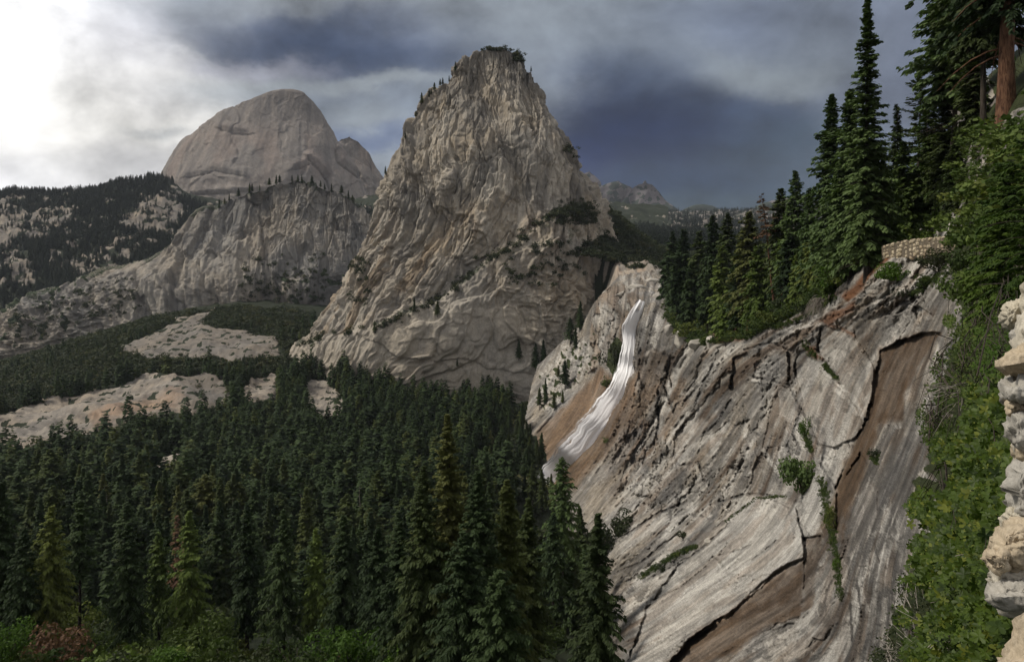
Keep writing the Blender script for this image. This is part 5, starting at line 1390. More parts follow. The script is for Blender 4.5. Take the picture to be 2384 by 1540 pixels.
# single bushes on the gorge wall and rim
for px, py, r, mt, lb, fl, sd in [
    (1312, 1405, 62, FOL_BRIGHT, 'bright green rounded tree by the foot of the pale slab', 1.1, 1),
    (1262, 1395, 34, FOL_LEAF, 'small green bush tucked against the bright rounded tree', 1.0, 12),
    (1398, 1300, 46, FOL_SCRUB, 'rusty olive bush on the dark slab over the feathery conifer', 1.1, 2),
    (1440, 1248, 30, FOL_SCRUB, 'dull bush higher on the slab edge than the rusty olive one', 1.0, 3),
    (2075, 652, 30, FOL_BRIGHT, 'bright bush growing on the bare rock under the trail wall', .95, 4),
    (2185, 632, 36, FOL_SCRUB, 'grey twiggy bush under the end of the trail wall', .8, 5),
    (1868, 1150, 42, FOL_FIR, 'dark green conifer bush clinging to the slab wall', 1.5, 6),
    (1590, 1252, 14, FOL_SCRUB, 'small dark tuft on the middle of the slab', .9, 7),
    (2040, 1068, 22, FOL_SCRUB, 'small dark bush at the foot of the brown recess', .9, 8),
    (1605, 782, 28, FOL_MID, 'low green bush on the boulders of the cliff brink', .8, 9),
    (1950, 668, 30, FOL_BRIGHT, 'fresh green bush above the red soil bank', 1.2, 10),
    (1905, 706, 26, FOL_LEAF, 'leafy green bush behind the grey dead shrub', 1.0, 11),
    (1872, 735, 22, FOL_SCRUB, 'low olive bush at the edge of the litter slope', .8, 13),
    (1805, 752, 30, FOL_LEAF, 'olive bush at the foot of the dead-topped tree', .8, 14),
    (1830, 725, 28, FOL_SCRUB, 'shrub beneath the fallen red tree', .8, 15),
    (1405, 960, 12, FOL_MID, 'small tree hanging on the brown apron beside the fall', 1.3, 16),
    (1436, 850, 24, FOL_SCRUB, 'dark bush in the shaded corner beside the upper fall', 1.8, 17),
    (1411, 900, 16, FOL_MID, 'green bush on the lip of the brown apron', 1.1, 18),
    (1875, 1020, 14, FOL_BRIGHT, 'yellow-green tuft in the crack above the conifer bush', 2.2, 19),
    (1935, 1230, 16, FOL_LEAF, 'green weed tuft in the long crack of the wall', 2.4, 20),
    (1948, 1330, 11, FOL_BRIGHT, 'yellow flowering weed lower in the long crack', 2.0, 21),
    (1960, 1400, 10, FOL_LEAF, 'last green weed tuft of the long crack', 2.0, 22),
    (1540, 1330, 22, FOL_SCRUB, 'olive bush on the ledge between the slabs', .6, 23),
    (2155, 672, 28, FOL_LEAF, 'yellowish low growth along the mossy rim above the block', .7, 24),
    (2110, 690, 20, FOL_SCRUB, 'small olive tuft beside the mossy rim', .7, 25),
    (1410, 1030, 9, FOL_MID, 'tiny bush at the water edge of the lower fall', 1.0, 26),
    (2268, 705, 60, FOL_MID, 'dark leafy bush at the top of the green bank', 1.0, 27),
    (2240, 640, 44, FOL_LEAF, 'yellow-green bush where the mossy rim meets the fir fronds', .9, 28)]:
    ps = cliff_pt(px, py, .004); rr = r / F * ps[1]
    bush('bush', lb, ps, rr * 1.2, mt, 930 + sd, fl, n=1500 if r > 25 else 600, size=.075, lobes=13)
# scrub along the rim between the trees
lp = []
for k in range(1300):
    px = g.uniform(1545, 2060); lipy = np.interp(px, [1545, 1600, 1640, 1740, 1840, 1890, 1950, 2030, 2060], [735, 796, 802, 788, 738, 708, 668, 602, 590]); py = lipy - g.random() ** 1.5 * 80
    lp.append(cliff_pt(px, py, 0))
lp = np.array(lp); mass('rim_undergrowth', lp - [0, 0, .3], .9 + 2.2 * g.random(len(lp)), BUSH_FAR, FOL_LEAF, wide=1.2)
lp = np.array([cliff_pt(g.uniform(2060, 2480), g.uniform(300, 580)) for k in range(500)]); mass('slope_undergrowth', lp - [0, 0, .2], .8 + 1.6 * g.random(len(lp)), BUSH_FAR, FOL_MID, wide=1.2)

lp, hs = [], []
for pts, wd in STRIPS:
    p_ = np.array(pts, float); n = int(18 + 1.1 * sum(np.hypot(*np.diff(p_, axis=0).T)))
    for k in range(n):
        t = g.random() * (len(p_) - 1.001); i0 = int(t); q = p_[i0] + (p_[i0 + 1] - p_[i0]) * (t - i0) + g.normal(0, wd * .38, 2); c_ = cliff_pt(q[0], q[1], .001)
        lp.append(c_); hs.append(c_[1] / F * g.uniform(2.5, 7) * (1 if wd > 5 else .5))
mass('ledge_weeds', np.array(lp), np.array(hs), BUSH_FAR, FOL_LEAF, wide=1.1)

# grey dead shrub hanging over the edge
ps = cliff_pt(1915, 705, .003); sc = ps[1] / F
tw = []
for k in range(150):
    a = g.uniform(-.9, 1.0); L = g.uniform(20, 62) * sc; s = np.linspace(0, 1, 7)
    dx = np.array([math.sin(a) * .6 - .35, g.normal(0, .4), 0])
    z = .55 * s - (1.25 + .5 * g.random()) * s * s
    tw.append(tube_arrays(ps + np.array([g.normal(0, 9), g.normal(0, 5), g.normal(6, 5)]) * sc + np.stack([dx[0] * s * L, dx[1] * s * L, z * L], -1) + np.cumsum(g.normal(0, .02, (7, 3)), 0) * L, .0085 * 62 * sc * (1 - .75 * s), 4))
o = link('dead_shrub', build_mesh('dead_shrub', *join(tw)), BARK_PALE); tag(o, 'tangled grey leafless shrub drooping over the cliff edge', 'dead bush')

# boulders on the brink and by the stream
def boulder(name, label, pos, r, mat, seed, sq=(1, 1, .75), facets=2.6, group=None, cat='boulder', parent=None):
    n = 40
    th = np.linspace(0, math.pi, n); ph = np.linspace(0, 2 * math.pi, 2 * n)
    T, Ph = np.meshgrid(th, ph, indexing='ij')
    d = np.stack([np.sin(T) * np.cos(Ph), np.sin(T) * np.sin(Ph), np.cos(T)], -1)
    gg = np.random.default_rng(seed); k = 16
    nv = gg.normal(0, 1, (k, 3)); nv /= np.linalg.norm(nv, axis=1, keepdims=True); ds = gg.uniform(.72, 1.0, k)
    proj_ = np.einsum('ijk,lk->ijl', d, nv); rad = np.min(np.where(proj_ > .05, ds / np.maximum(proj_, .05), 3), -1); rad = np.minimum(rad, 1.1)
    rad = rad + .035 * fbm2(T * 3 + seed, Ph * 1.9 * np.sin(T) + Ph * .2, 3, seed) * np.sin(T)
    V = d * rad[..., None] * np.array(sq) * r
    V[:, -1] = V[:, 0]
    me = build_mesh(name, V.reshape(-1, 3), grid_polys(n, 2 * n)[:, ::-1], True)
    o = link(name, me, mat, parent, pos)
    if parent is None: tag(o, label, cat, group)
    return o


MAT_BOULDER = rock_material('boulder_granite', mid=(.25, .235, .21), warm=(.30, .265, .21), dark=(.09, .085, .08), pale=(.42, .39, .34), patch=6, streak=(.5, .5, .12), fine=.35, bump=.5)
for px, py, r, sq, lb, sd in [(1590, 790, 20, (1, .8, 1.1), 'grey boulder at the brink under the small dark firs', 1), (1625, 800, 17, (1.2, .8, .8), 'flat grey boulder on the brink beside the tall boulder', 2), (1655, 796, 16, (.8, .8, 1.1), 'rounded pale boulder at the end of the brink boulders', 3), (1560, 770, 13, (1, .8, 1.3), 'dark boulder at the shaded notch of the brink', 4),
                              (1650, 1262, 11, (1, .8, .9), 'loose tan block lying on the ledge of the slab', 5), (1480, 668, 14, (1.7, .8, .5), 'flat tan boulder at the lip above the fall', 6), (1450, 685, 11, (1.4, .8, .7), 'tan block beside the lip of the fall', 7), (1520, 655, 12, (1.6, .8, .6), 'pale rounded boulder behind the lip of the fall', 8), (1530, 690, 10, (1, .8, .9), 'small grey boulder on the rim side of the lip', 9), (1640, 735, 10, (1.1, .8, .8), 'grey boulder among the pole trees on the rim', 10),
                              (2240, 250, 34, (1, .7, 1.2), 'big rounded grey outcrop boulder among the trees of the slope', 11), (2275, 210, 30, (1, .7, 1.1), 'upper grey outcrop boulder behind the dark conifer', 12), (2150, 545, 14, (.8, .6, 1.2), 'pale upright block behind the trail wall', 13), (2190, 540, 13, (.8, .6, 1.4), 'grey upright block near the end of the trail wall', 14), (2222, 530, 16, (.8, .6, 1.5), 'tall grey block under the curved rock rib', 15), (2120, 548, 12, (.9, .6, 1.1), 'pale broken block just above the trail wall', 16)]:
    ps = cliff_pt(px, py, .004); boulder('boulder', lb, ps, r / F * ps[1], MAT_BOULDER, sd, sq)

# rough stone wall holding the trail
def trail_wall():
    gg = np.random.default_rng(3); top = np.array([(2056, 571), (2080, 564), (2110, 558), (2140, 555), (2170, 552), (2200, 550), (2236, 548)], float)
    Vs, Qs, Ms, off = [], [], [], 0
    n = 9; T, Ph = np.meshgrid(np.linspace(0, math.pi, n), np.linspace(0, 2 * math.pi, 13), indexing='ij')
    dirs_ = np.stack([np.sin(T) * np.cos(Ph), np.sin(T) * np.sin(Ph), np.cos(T)], -1)
    px = 2056.0
    while px < 2236:
        w = gg.uniform(7.5, 12.5); tp = np.interp(px, top[:, 0], top[:, 1]); bt_ = np.interp(px, [2056, 2100, 2236], [600, 598, 588]); y = tp
        while y < bt_:
            h = gg.uniform(6.5, 11); d0 = np.interp(px, [2056, 2236], [146, 118]); c_ = P(px + w / 2 + gg.normal(0, 1.2), y + h / 2, d0); m = d0 / F
            e_ = 2.6; s_ = np.abs(dirs_) ** e_; r = 1 / (s_.sum(-1) ** (1 / e_))
            V = dirs_ * r[..., None] * np.array([w * .53, 6.5, h * .53]) * m * gg.uniform(.9, 1.06, 3) + gg.normal(0, .045, dirs_.shape) * 1.0
            V[:, -1] = V[:, 0]; a = gg.normal(0, .12); V = np.stack([V[..., 0] * math.cos(a) - V[..., 2] * math.sin(a), V[..., 1] + gg.normal(0, .12), V[..., 0] * math.sin(a) + V[..., 2] * math.cos(a)], -1) + c_
            Vs.append(V.reshape(-1, 3)); Qs.append(grid_polys(n, 13)[:, ::-1] + off); off += n * 13
            t = gg.random(); Ms.append(np.tile([.55 * (t < .25), 0, .4 * (t > .8), .5 * (t > .55)], (n * 13, 1))); y += h
        px += w
    o = link('stone_wall', build_mesh('stone_wall', np.concatenate(Vs), np.concatenate(Qs), False, {'mask': np.concatenate(Ms)}),
             rock_material('trail_masonry', mid=(.34, .29, .21), warm=(.40, .33, .22), dark=(.11, .09, .07), pale=(.52, .45, .33), brown=(.25, .16, .09), patch=1.2, streak=(.5, .5, .5), fine=.3, bump=.5, streak_amt=.3))
    tag(o, 'low rough stone wall holding up the trail above the bare rock', 'wall')
    k = 40; tpx = np.linspace(2058, 2236, k); dd = np.interp(tpx, [2056, 2236], [146, 118]) + .35
    a_ = P(tpx, np.interp(tpx, top[:, 0], top[:, 1]) + 2.5, dd); b_ = P(tpx, np.interp(tpx, [2056, 2100, 2236], [602, 600, 590]), dd); R = np.stack([a_, b_, b_ + [0, .9, 0], a_ + [0, .9, 0], a_], 1)
    link('mortar', build_mesh('mortar', R.reshape(-1, 3), grid_polys(k, 5), False, {'mask': np.zeros((k * 5, 4))}), rock_material('trail_mortar', mid=(.12, .10, .075), warm=(.15, .12, .085), dark=(.06, .05, .04), pale=(.2, .17, .13), patch=1, streak=(.5, .5, .5), fine=.3), o)


trail_wall()

# ---- the leafy bank beside the viewpoint
def lobed_leaf():
    pts = []
    for k in range(20):
        a = 2 * math.pi * k / 20; r = .5 + (.2 * math.cos(5 * a) if True else 0) + (.06 if k % 2 else 0) - (.25 if k == 10 else 0)
        pts.append((r * math.cos(a), r * math.sin(a), .10 * abs(math.sin(a)) - .10 * r * r))
    return np.array([(0, 0, .03)] + pts), np.array([[0, 1 + 2 * k, 2 + 2 * k, 1 + (2 * k + 2) % 20] for k in range(10)])


LEAFV, LEAFQ = lobed_leaf()


def leaves(pos, nrm, size, g, twist=1.0):
    n = len(pos); nrm = nrm / np.linalg.norm(nrm, axis=1, keepdims=True)
    t = np.cross(nrm, g.normal(0, 1, (n, 3))); t /= np.linalg.norm(t, axis=1, keepdims=True); b = np.cross(nrm, t)
    V = pos[:, None] + size[:, None, None] * (LEAFV[None, :, 0:1] * t[:, None] + LEAFV[None, :, 1:2] * b[:, None] + LEAFV[None, :, 2:3] * nrm[:, None])
    Q = LEAFQ[None] + (np.arange(n) * len(LEAFV))[:, None, None]
    return V.reshape(-1, 3), Q.reshape(-1, 4), np.repeat(g.random(n), len(LEAFV))


CLIMB = [  # bearing of the clump, half size, share of leaves, description
    (2290, 985, 70, 55, 520, 'leafy climber highest on the bank beneath the bent twigs'), (2225, 1040, 62, 60, 420, 'bright climber hanging at the open edge of the upper bank'), (2310, 1090, 60, 70, 620, 'thick leafy climber beside the rounded wall stone'),
    (2200, 1150, 62, 66, 460, 'climber with loose bright leaves over the grey rock'), (2270, 1180, 66, 70, 700, 'dense leafy climber in the middle of the bank'), (2330, 1210, 46, 70, 460, 'climber tucked along the big grey wall stone'),
    (2180, 1260, 60, 60, 440, 'climber reaching out over the slab at mid bank'), (2260, 1300, 66, 62, 640, 'dense dark-hearted climber over the tan wall stones'), (2170, 1340, 50, 40, 240, 'sparse climber over the dry twigs'),
    (2300, 1360, 42, 44, 300, 'bright big-leaved climber beside the rough tan wall stone'), (2250, 1440, 60, 60, 420, 'green climber low on the bank'), (2150, 1480, 60, 62, 300, 'thin climber among the dry twigs at the bottom'), (2340, 1480, 36, 56, 150, 'few large leaves in the shade under the wall'), (2240, 1530, 70, 40, 330, 'climber at the bottom edge of the bank')]
for j, (px, py, rx, ry, n, lb) in enumerate(CLIMB):
    gg = np.random.default_rng(1100 + j)
    n = int(n * 1.35)
    ax_ = px + rx * gg.normal(0, .62, n); ay_ = py + ry * gg.normal(0, .62, n)
    ok = (poly_sd(ax_, ay_, BANK) > -22 + 30 * gg.random(n)); ax_, ay_ = ax_[ok], ay_[ok]; n = len(ax_)
    base = np.array([cliff_pt(a, b) for a, b in zip(ax_, ay_)]); dd = base[:, 1]
    cl_ = gg.normal(0, .6, (9, 2)); kk_ = gg.integers(0, 9, n); ax_ = px + rx * (cl_[kk_, 0] + gg.normal(0, .2, n)); ay_ = py + ry * (cl_[kk_, 1] + gg.normal(0, .24, n)); base = np.array([cliff_pt(a, b) for a, b in zip(ax_, ay_)]); dd = base[:, 1]
    lift = np.clip((.01 + .24 * gg.random(9))[kk_] + gg.normal(0, .03, n), .008, .34)
    bp = P(ax_, ay_, np.maximum(dd * (1 - lift), 2.6))
    dirv = -bp / np.linalg.norm(bp, axis=1, keepdims=True)
    nrm = dirv * .7 + np.array([-.1, -.1, .75]) + gg.normal(0, .62, (n, 3))
    big = gg.random(n)
    size = np.clip(.045 + .085 * big ** 2, 0, .14) * np.clip(bp[:, 1] / 7.5, .75, 2.2)
    V, Q, r = leaves(bp, nrm, size, gg)
    c0 = cliff_pt(px, py + ry * .8)
    e = bpy.data.objects.new('climbing_vine', None); COL.objects.link(e); e.location = [float(c) for c in c0]; e.empty_display_size = .1
    tag(e, lb, 'climber')
    link('foliage', build_mesh('foliage', V - c0, Q, False, {'rnd': r}), FOL_VINE, e)
    st = []
    for k in range(10):
        i = int(gg.integers(0, n)); p1 = bp[i] - c0; s = np.linspace(0, 1, 6)[:, None]
        st.append(tube_arrays(p1 * s + np.array([0, -.05, .12]) * np.sin(s * 3.14) * np.linalg.norm(p1) + gg.normal(0, .01, (6, 3)), (.0035 + .002 * gg.random()) * bp[i, 1] / 7 * (1 - .5 * s[:, 0]), 4))
    link('stem', build_mesh('stem', *join(st)), BARK, e)
# small-leaved shrubs above the climbers
SHR = [(2275, 760, 60, 50, 2600, FOL_MID, 'deep green small-leaved shrub below the fir fronds'), (2335, 720, 50, 50, 2200, FOL_LEAF, 'shrub of small leaves behind the pale wall stone'), (2250, 840, 60, 50, 2600, FOL_LEAF, 'yellowish small-leaved shrub at the open edge of the bank'), (2320, 820, 50, 60, 2600, FOL_BRIGHT, 'brighter small-leaved shrub beside the wall cap stone'), (2215, 900, 44, 44, 1500, FOL_LEAF, 'thin small-leaved shrub over the brown rock'), (2290, 905, 66, 44, 2600, FOL_MID, 'dense small-leaved shrub just above the climbers'), (2345, 900, 34, 50, 1200, FOL_MID, 'small-leaved shrub against the wall mortar'), (2300, 660, 60, 50, 2400, FOL_MID, 'dark shrub in the shade of the fir fronds'), (2375, 640, 40, 50, 1600, FOL_MID, 'dark shrub at the picture edge under the fir fronds'), (2180, 980, 40, 50, 900, FOL_LEAF, 'wispy shrub hanging over the recess edge'),
       (2130, 1420, 50, 60, 1200, FOL_SCRUB, 'dull twiggy shrub on the slab side of the lower bank'), (2080, 1520, 50, 50, 1100, FOL_SCRUB, 'dull twiggy shrub at the bottom corner of the bank'), (2200, 1400, 60, 60, 1300, FOL_LEAF, 'fine-leaved shrub among the dry twigs'), (2330, 1560, 60, 30, 700, FOL_LEAF, 'fine-leaved shrub in the dark under the wall')]
for j, (px, py, rx, ry, n, mt, lb) in enumerate(SHR):
    gg = np.random.default_rng(1200 + j)
    cl = gg.integers(0, 26, n); cxy = gg.normal(0, .55, (26, 2))
    ax_ = px + rx * (cxy[cl, 0] + gg.normal(0, .17, n)); ay_ = py + ry * (cxy[cl, 1] + gg.normal(0, .17, n))
    ok = (poly_sd(ax_, ay_, BANK) > -26); ax_, ay_, cl = ax_[ok], ay_[ok], cl[ok]; n = len(ax_)
    base = np.array([cliff_pt(a, b) for a, b in zip(ax_, ay_)]); lift = (.02 + .10 * gg.random(26))[cl] + gg.normal(0, .014, n)
    bp = base * (1 - np.clip(lift, .004, .2))[:, None]
    nrm = -bp / np.linalg.norm(bp, axis=1, keepdims=True) * .5 + np.array([0, 0, .7]) + gg.normal(0, .6, (n, 3)); nrm /= np.linalg.norm(nrm, axis=1, keepdims=True)
    t = np.cross(nrm, gg.normal(0, 1, (n, 3))); t /= np.linalg.norm(t, axis=1, keepdims=True); b = np.cross(nrm, t)
    s = ((2.4 + 2.6 * gg.random(n)) * bp[:, 1] / F)[:, None]
    V = np.stack([bp - t * s, bp + b * s * .62, bp + t * s, bp - b * s * .62], 1).reshape(-1, 3)
    c0 = cliff_pt(px, py + ry * .6)
    e = bpy.data.objects.new('shrub', None); COL.objects.link(e); e.location = [float(c) for c in c0]; e.empty_display_size = .1; tag(e, lb, 'shrub')
    link('foliage', build_mesh('foliage', V - c0, np.arange(len(V)).reshape(-1, 4), False, {'rnd': np.repeat(gg.random(26)[cl] * .6 + .4 * gg.random(n), 4)}), mt, e)
    st = []
    for k in range(22):
        i = int(gg.integers(0, n)); p1 = bp[i] - c0; q = np.linspace(0, 1, 6)[:, None]
        st.append(tube_arrays(p1 * q + np.array([0, -.03, .1]) * np.sin(q * 3.14) * np.linalg.norm(p1) + gg.normal(0, .02, (6, 3)) * np.linalg.norm(p1), 1.1 * bp[i, 1] / F * (1 - .6 * q[:, 0]), 4))
    link('twigs', build_mesh('twigs', *join(st)), BARK_PALE if mt is FOL_SCRUB else BARK, e)
# dry bare twigs poking out of the bank
for j, (px, py, lb) in enumerate([(2240, 905, 'bent bare grey twigs arching over the climbers'), (2270, 1330, 'bare pale twigs sticking out below the dense climber'), (2200, 1390, 'dry tangle of pale twigs at the lower bank'), (2190, 1500, 'dry brown twigs near the bottom of the bank')]):
    gg = np.random.default_rng(1300 + j); c0 = cliff_pt(px, py, .10); st = []; sc = c0[1] / F
    for k in range(26):
        L = gg.uniform(40, 120) * sc; a = gg.normal(2.9 if j == 0 else .2, .5); q = np.linspace(0, 1, 7)[:, None]
        dv = np.array([math.cos(a), gg.normal(-.2, .3), math.sin(a) * .8 + .1])
        st.append(tube_arrays(gg.normal(0, 14, 3) * sc + dv * L * q + np.array([0, 0, -.3]) * L * q * q + np.cumsum(gg.normal(0, .012, (7, 3)), 0) * L, 1.0 * sc * (1 - .6 * q[:, 0]), 4))
    o = link('dry_branch', build_mesh('dry_branch', *join(st)), BARK_PALE, None, c0); tag(o, lb, 'twigs')

# ---- young firs whose fronds hang into the picture
def frond_fir(label, px, base, top, hw, d, seed, cbx=.05):
    pos = P(px, base, d); H = (base - top) / F * d; R = hw / F * d
    e = bpy.data.objects.new('young_fir', None); COL.objects.link(e); e.location = [float(c) for c in pos]; tag(e, label, 'tree')
    V, Q = conifer_arrays(seed, H, R, cbx, 64, 16, 8, 17 / F * d, .17, .34, .12, .55, .05, .35, .25, .35)
    link('fronds', build_mesh('fronds', V, Q), FOL_FROND, e)
    V, Q = join([trunk_arrays(H, H * .012, (0, 0), 8, seed), boughs_arrays(seed + 1, H, R * .9, cbx, 40, .55, .12, .34, H * .003, .35)])
    link('trunk', build_mesh('trunk', V, Q, True), BARK, e)


frond_fir('green young fir with drooping fronds at the picture edge below the rock rib', 2405, 720, 290, 150, 34, 1401)
frond_fir('lighter young fir with long fronds beside the mossy rim', 2326, 735, 500, 84, 40, 1402)
frond_fir('shaded young fir behind the two light ones', 2350, 640, 380, 90, 52, 1403)
frond_fir('fir fronds hanging in from the picture edge beside the red trunk', 2440, 420, 60, 92, 40, 1404)

# ---- stone parapet of the viewpoint: rough stones bedded in mortar
MAT_ST = {k: rock_material('parapet_' + k, mid=m_, warm=w_, dark=tuple(.35 * c for c in m_), pale=p_, patch=.25, streak=(6, 6, 3), fine=.011, bump=.7, streak_amt=.75) for k, m_, w_, p_ in
          (('grey', (.21, .20, .18), (.28, .25, .20), (.38, .36, .32)), ('tan', (.26, .205, .14), (.34, .25, .15), (.44, .37, .27)), ('pale', (.30, .27, .215), (.38, .33, .24), (.48, .44, .35)), ('mortar', (.25, .23, .19), (.32, .28, .21), (.5, .46, .38)))}
wall = bpy.data.objects.new('parapet', None); COL.objects.link(wall); wl = P(2440, 1200, 2.9); wall.location = [float(c) for c in wl]; wall.empty_display_size = .1
tag(wall, 'weathered parapet of rough granite stones and mortar beside the viewpoint', 'stone wall')


def stone(kind, outline, d, thick, seed, label=None, rough=.017):
    """rough stone with the given face outline, thick away from the viewer, weathered all over."""
    o = np.array(outline, float); c = o.mean(0); m = 96
    seg = np.concatenate([o, o[:1]]); L = np.concatenate([[0], np.cumsum(np.hypot(*np.diff(seg, axis=0).T))]); s = np.linspace(0, L[-1], m, endpoint=False)
    ring = np.stack([np.interp(s, L, seg[:, 0]), np.interp(s, L, seg[:, 1])], -1)
    for _ in range(3): ring = .25 * np.roll(ring, 1, 0) + .5 * ring + .25 * np.roll(ring, -1, 0)
    prof = [(0.02, .985), (.25, .97), (.5, .95), (.72, .925), (.88, .89), (.96, .82), (1.0, .70), (1.01, .5), (1.0, .2), (.96, 0.0), (.5, -.04), (.02, -.05)]
    rows = []
    for f, z in prof:
        q = c + (ring - c) * f; dd = d + thick * (.5 - z)
        rows.append(P(q[:, 0], q[:, 1], d + thick * (.92 - z)))
    V = np.stack(rows)
    V = np.repeat(V, 3, 0)[:-2] if False else np.stack([np.interp(np.linspace(0, len(prof) - 1, 60), np.arange(len(prof)), V[:, i, j]) for i in range(m) for j in range(3)], -1).reshape(60, m, 3)
    N = grid_normals(np.concatenate([V[:, -1:], V, V[:, :1]], 1))[:, 1:-1]
    out = V - np.concatenate([P(c[0], c[1], d + thick * .45)[None]])[None]
    N = np.where((N * out).sum(-1, keepdims=True) < 0, -N, N)
    a_, b_, y_ = V[..., 0], V[..., 2], V[..., 1]
    n = fbm2((a_ + y_ * .6) / .05 + seed, (b_ + y_ * .5) / .05, 4, seed) + .5 * fbm2((a_ - y_) / .018, (b_ + y_ * .7) / .018 + seed, 3, seed + 5)
    pl, ee = plates((a_ + .7 * y_) / .085 + seed, (b_ + .5 * y_) / .07, seed, 1.6)
    V = V + N * (rough * .7 * n + rough * 1.9 * pl)[..., None]
    V = np.concatenate([V, V[:, :1]], 1)
    ob = link('stone' if kind != 'mortar' else 'mortar', build_mesh('stone', V.reshape(-1, 3) - wl, grid_polys(60, m + 1), True), MAT_ST[kind], wall)
    if label: ob['label'] = label
    return ob


X1 = 2560
for k, (kd, ol, d, th) in enumerate([
    ('mortar', [(2372, 735), (X1, 735), (X1, 1420), (2330, 1420), (2338, 1330), (2362, 1180), (2368, 1000), (2360, 900), (2366, 840)], 3.02, .45),
    ('pale', [(2392, 664), (X1, 640), (X1, 800), (2382, 790), (2376, 752), (2380, 700)], 3.5, .5),
    ('pale', [(2342, 712), (2378, 700), (2392, 712), (2390, 755), (2352, 758), (2338, 740)], 3.6, .4),
    ('grey', [(2358, 778), (2390, 768), (X1, 762), (X1, 800), (2374, 796)], 3.1, .4),
    ('tan', [(2334, 852), (2362, 822), (2400, 800), (X1, 790), (X1, 866), (2372, 864)], 2.75, .5),
    ('mortar', [(2354, 862), (X1, 862), (X1, 900), (2352, 900)], 2.92, .4),
    ('grey', [(2340, 896), (2356, 888), (X1, 884), (X1, 942), (2372, 938), (2338, 930)], 2.72, .5),
    ('tan', [(2350, 942), (2388, 938), (2390, 958), (2352, 962)], 2.8, .3),
    ('grey', [(2358, 966), (2400, 955), (X1, 960), (X1, 1052), (2372, 1048), (2352, 1006)], 2.74, .45),
    ('tan', [(2358, 1040), (X1, 1040), (X1, 1080), (2366, 1076)], 2.85, .35),
    ('grey', [(2362, 1092), (2392, 1072), (X1, 1070), (X1, 1206), (2366, 1204), (2354, 1150)], 2.62, .5),
    ('pale', [(2352, 1190), (2388, 1196), (2392, 1250), (2356, 1252), (2342, 1222)], 2.62, .35),
    ('tan', [(2318, 1262), (2330, 1232), (2366, 1216), (2400, 1222), (X1, 1230), (X1, 1346), (2350, 1338), (2312, 1300)], 2.5, .5),
    ('tan', [(2310, 1292), (2338, 1286), (2344, 1322), (2318, 1326)], 2.48, .3),
    ('mortar', [(2312, 1322), (X1, 1330), (X1, 1400), (2322, 1388)], 2.52, .45),
    ('grey', [(2302, 1382), (2330, 1350), (X1, 1372), (X1, 1412), (2396, 1404), (2322, 1402)], 2.45, .45),
    ('tan', [(2342, 1552), (2366, 1490), (2396, 1440), (X1, 1400), (X1, 1720), (2300, 1720)], 1.5, .45)]):
    stone(kd, ol, d, th, 40 + k)
# ---------------------------------------------------------------- sky, light, air, camera
SUN_AZ, SUN_EL = -88.0, 48.0        # degrees left of the view direction, above the horizon
world = bpy.data.worlds.new('World'); scene.world = world; world.use_nodes = True
nt = NT(world.node_tree); nt.n.clear()
wo = nt.node('ShaderNodeOutputWorld')
sky = nt.node('ShaderNodeTexSky'); sky.sky_type = 'NISHITA'; sky.sun_disc = False
sky.sun_elevation = math.radians(SUN_EL); sky.sun_rotation = math.radians(SUN_AZ); sky.altitude = 1800
gen = nt.node('ShaderNodeTexCoord').outputs['Generated']
sx = nt.node('ShaderNodeSeparateXYZ'); nt.put(sx.inputs[0], gen)
X, Y, Z = sx.outputs
w1 = nt.node('ShaderNodeTexNoise'); nt.put(w1.inputs['Vector'], nt.mapping(gen, (5.5, 5.5, 8.5))); w1.inputs['Scale'].default_value = 1.0; w1.inputs['Detail'].default_value = 8; w1.inputs['Roughness'].default_value = .6
wv = nt.node('ShaderNodeSeparateColor'); nt.put(wv.inputs[0], w1.outputs['Color'])
yy = nt.math('MAXIMUM', Y, .12)
# bearings of the cloud masses (survey units)
U = nt.math('ADD', nt.math('MULTIPLY_ADD', nt.math('DIVIDE', X, yy), F, CX), nt.math('MULTIPLY_ADD', wv.outputs[0], 260, -130))
Vv = nt.math('ADD', nt.math('MULTIPLY_ADD', nt.math('DIVIDE', Z, yy), -F, HZ), nt.math('MULTIPLY_ADD', wv.outputs[1], 170, -85))


def lin(c):
    k_ = 1 if max(c) > 190 else 0; c = (c[0] * (.985 + .015 * k_), c[1] * (1.01 - .012 * k_), c[2] * (.97 + .035 * k_))
    return tuple(((x / 255 + .055) / 1.055) ** 2.4 if x > 10 else x / 255 / 12.92 for x in c)


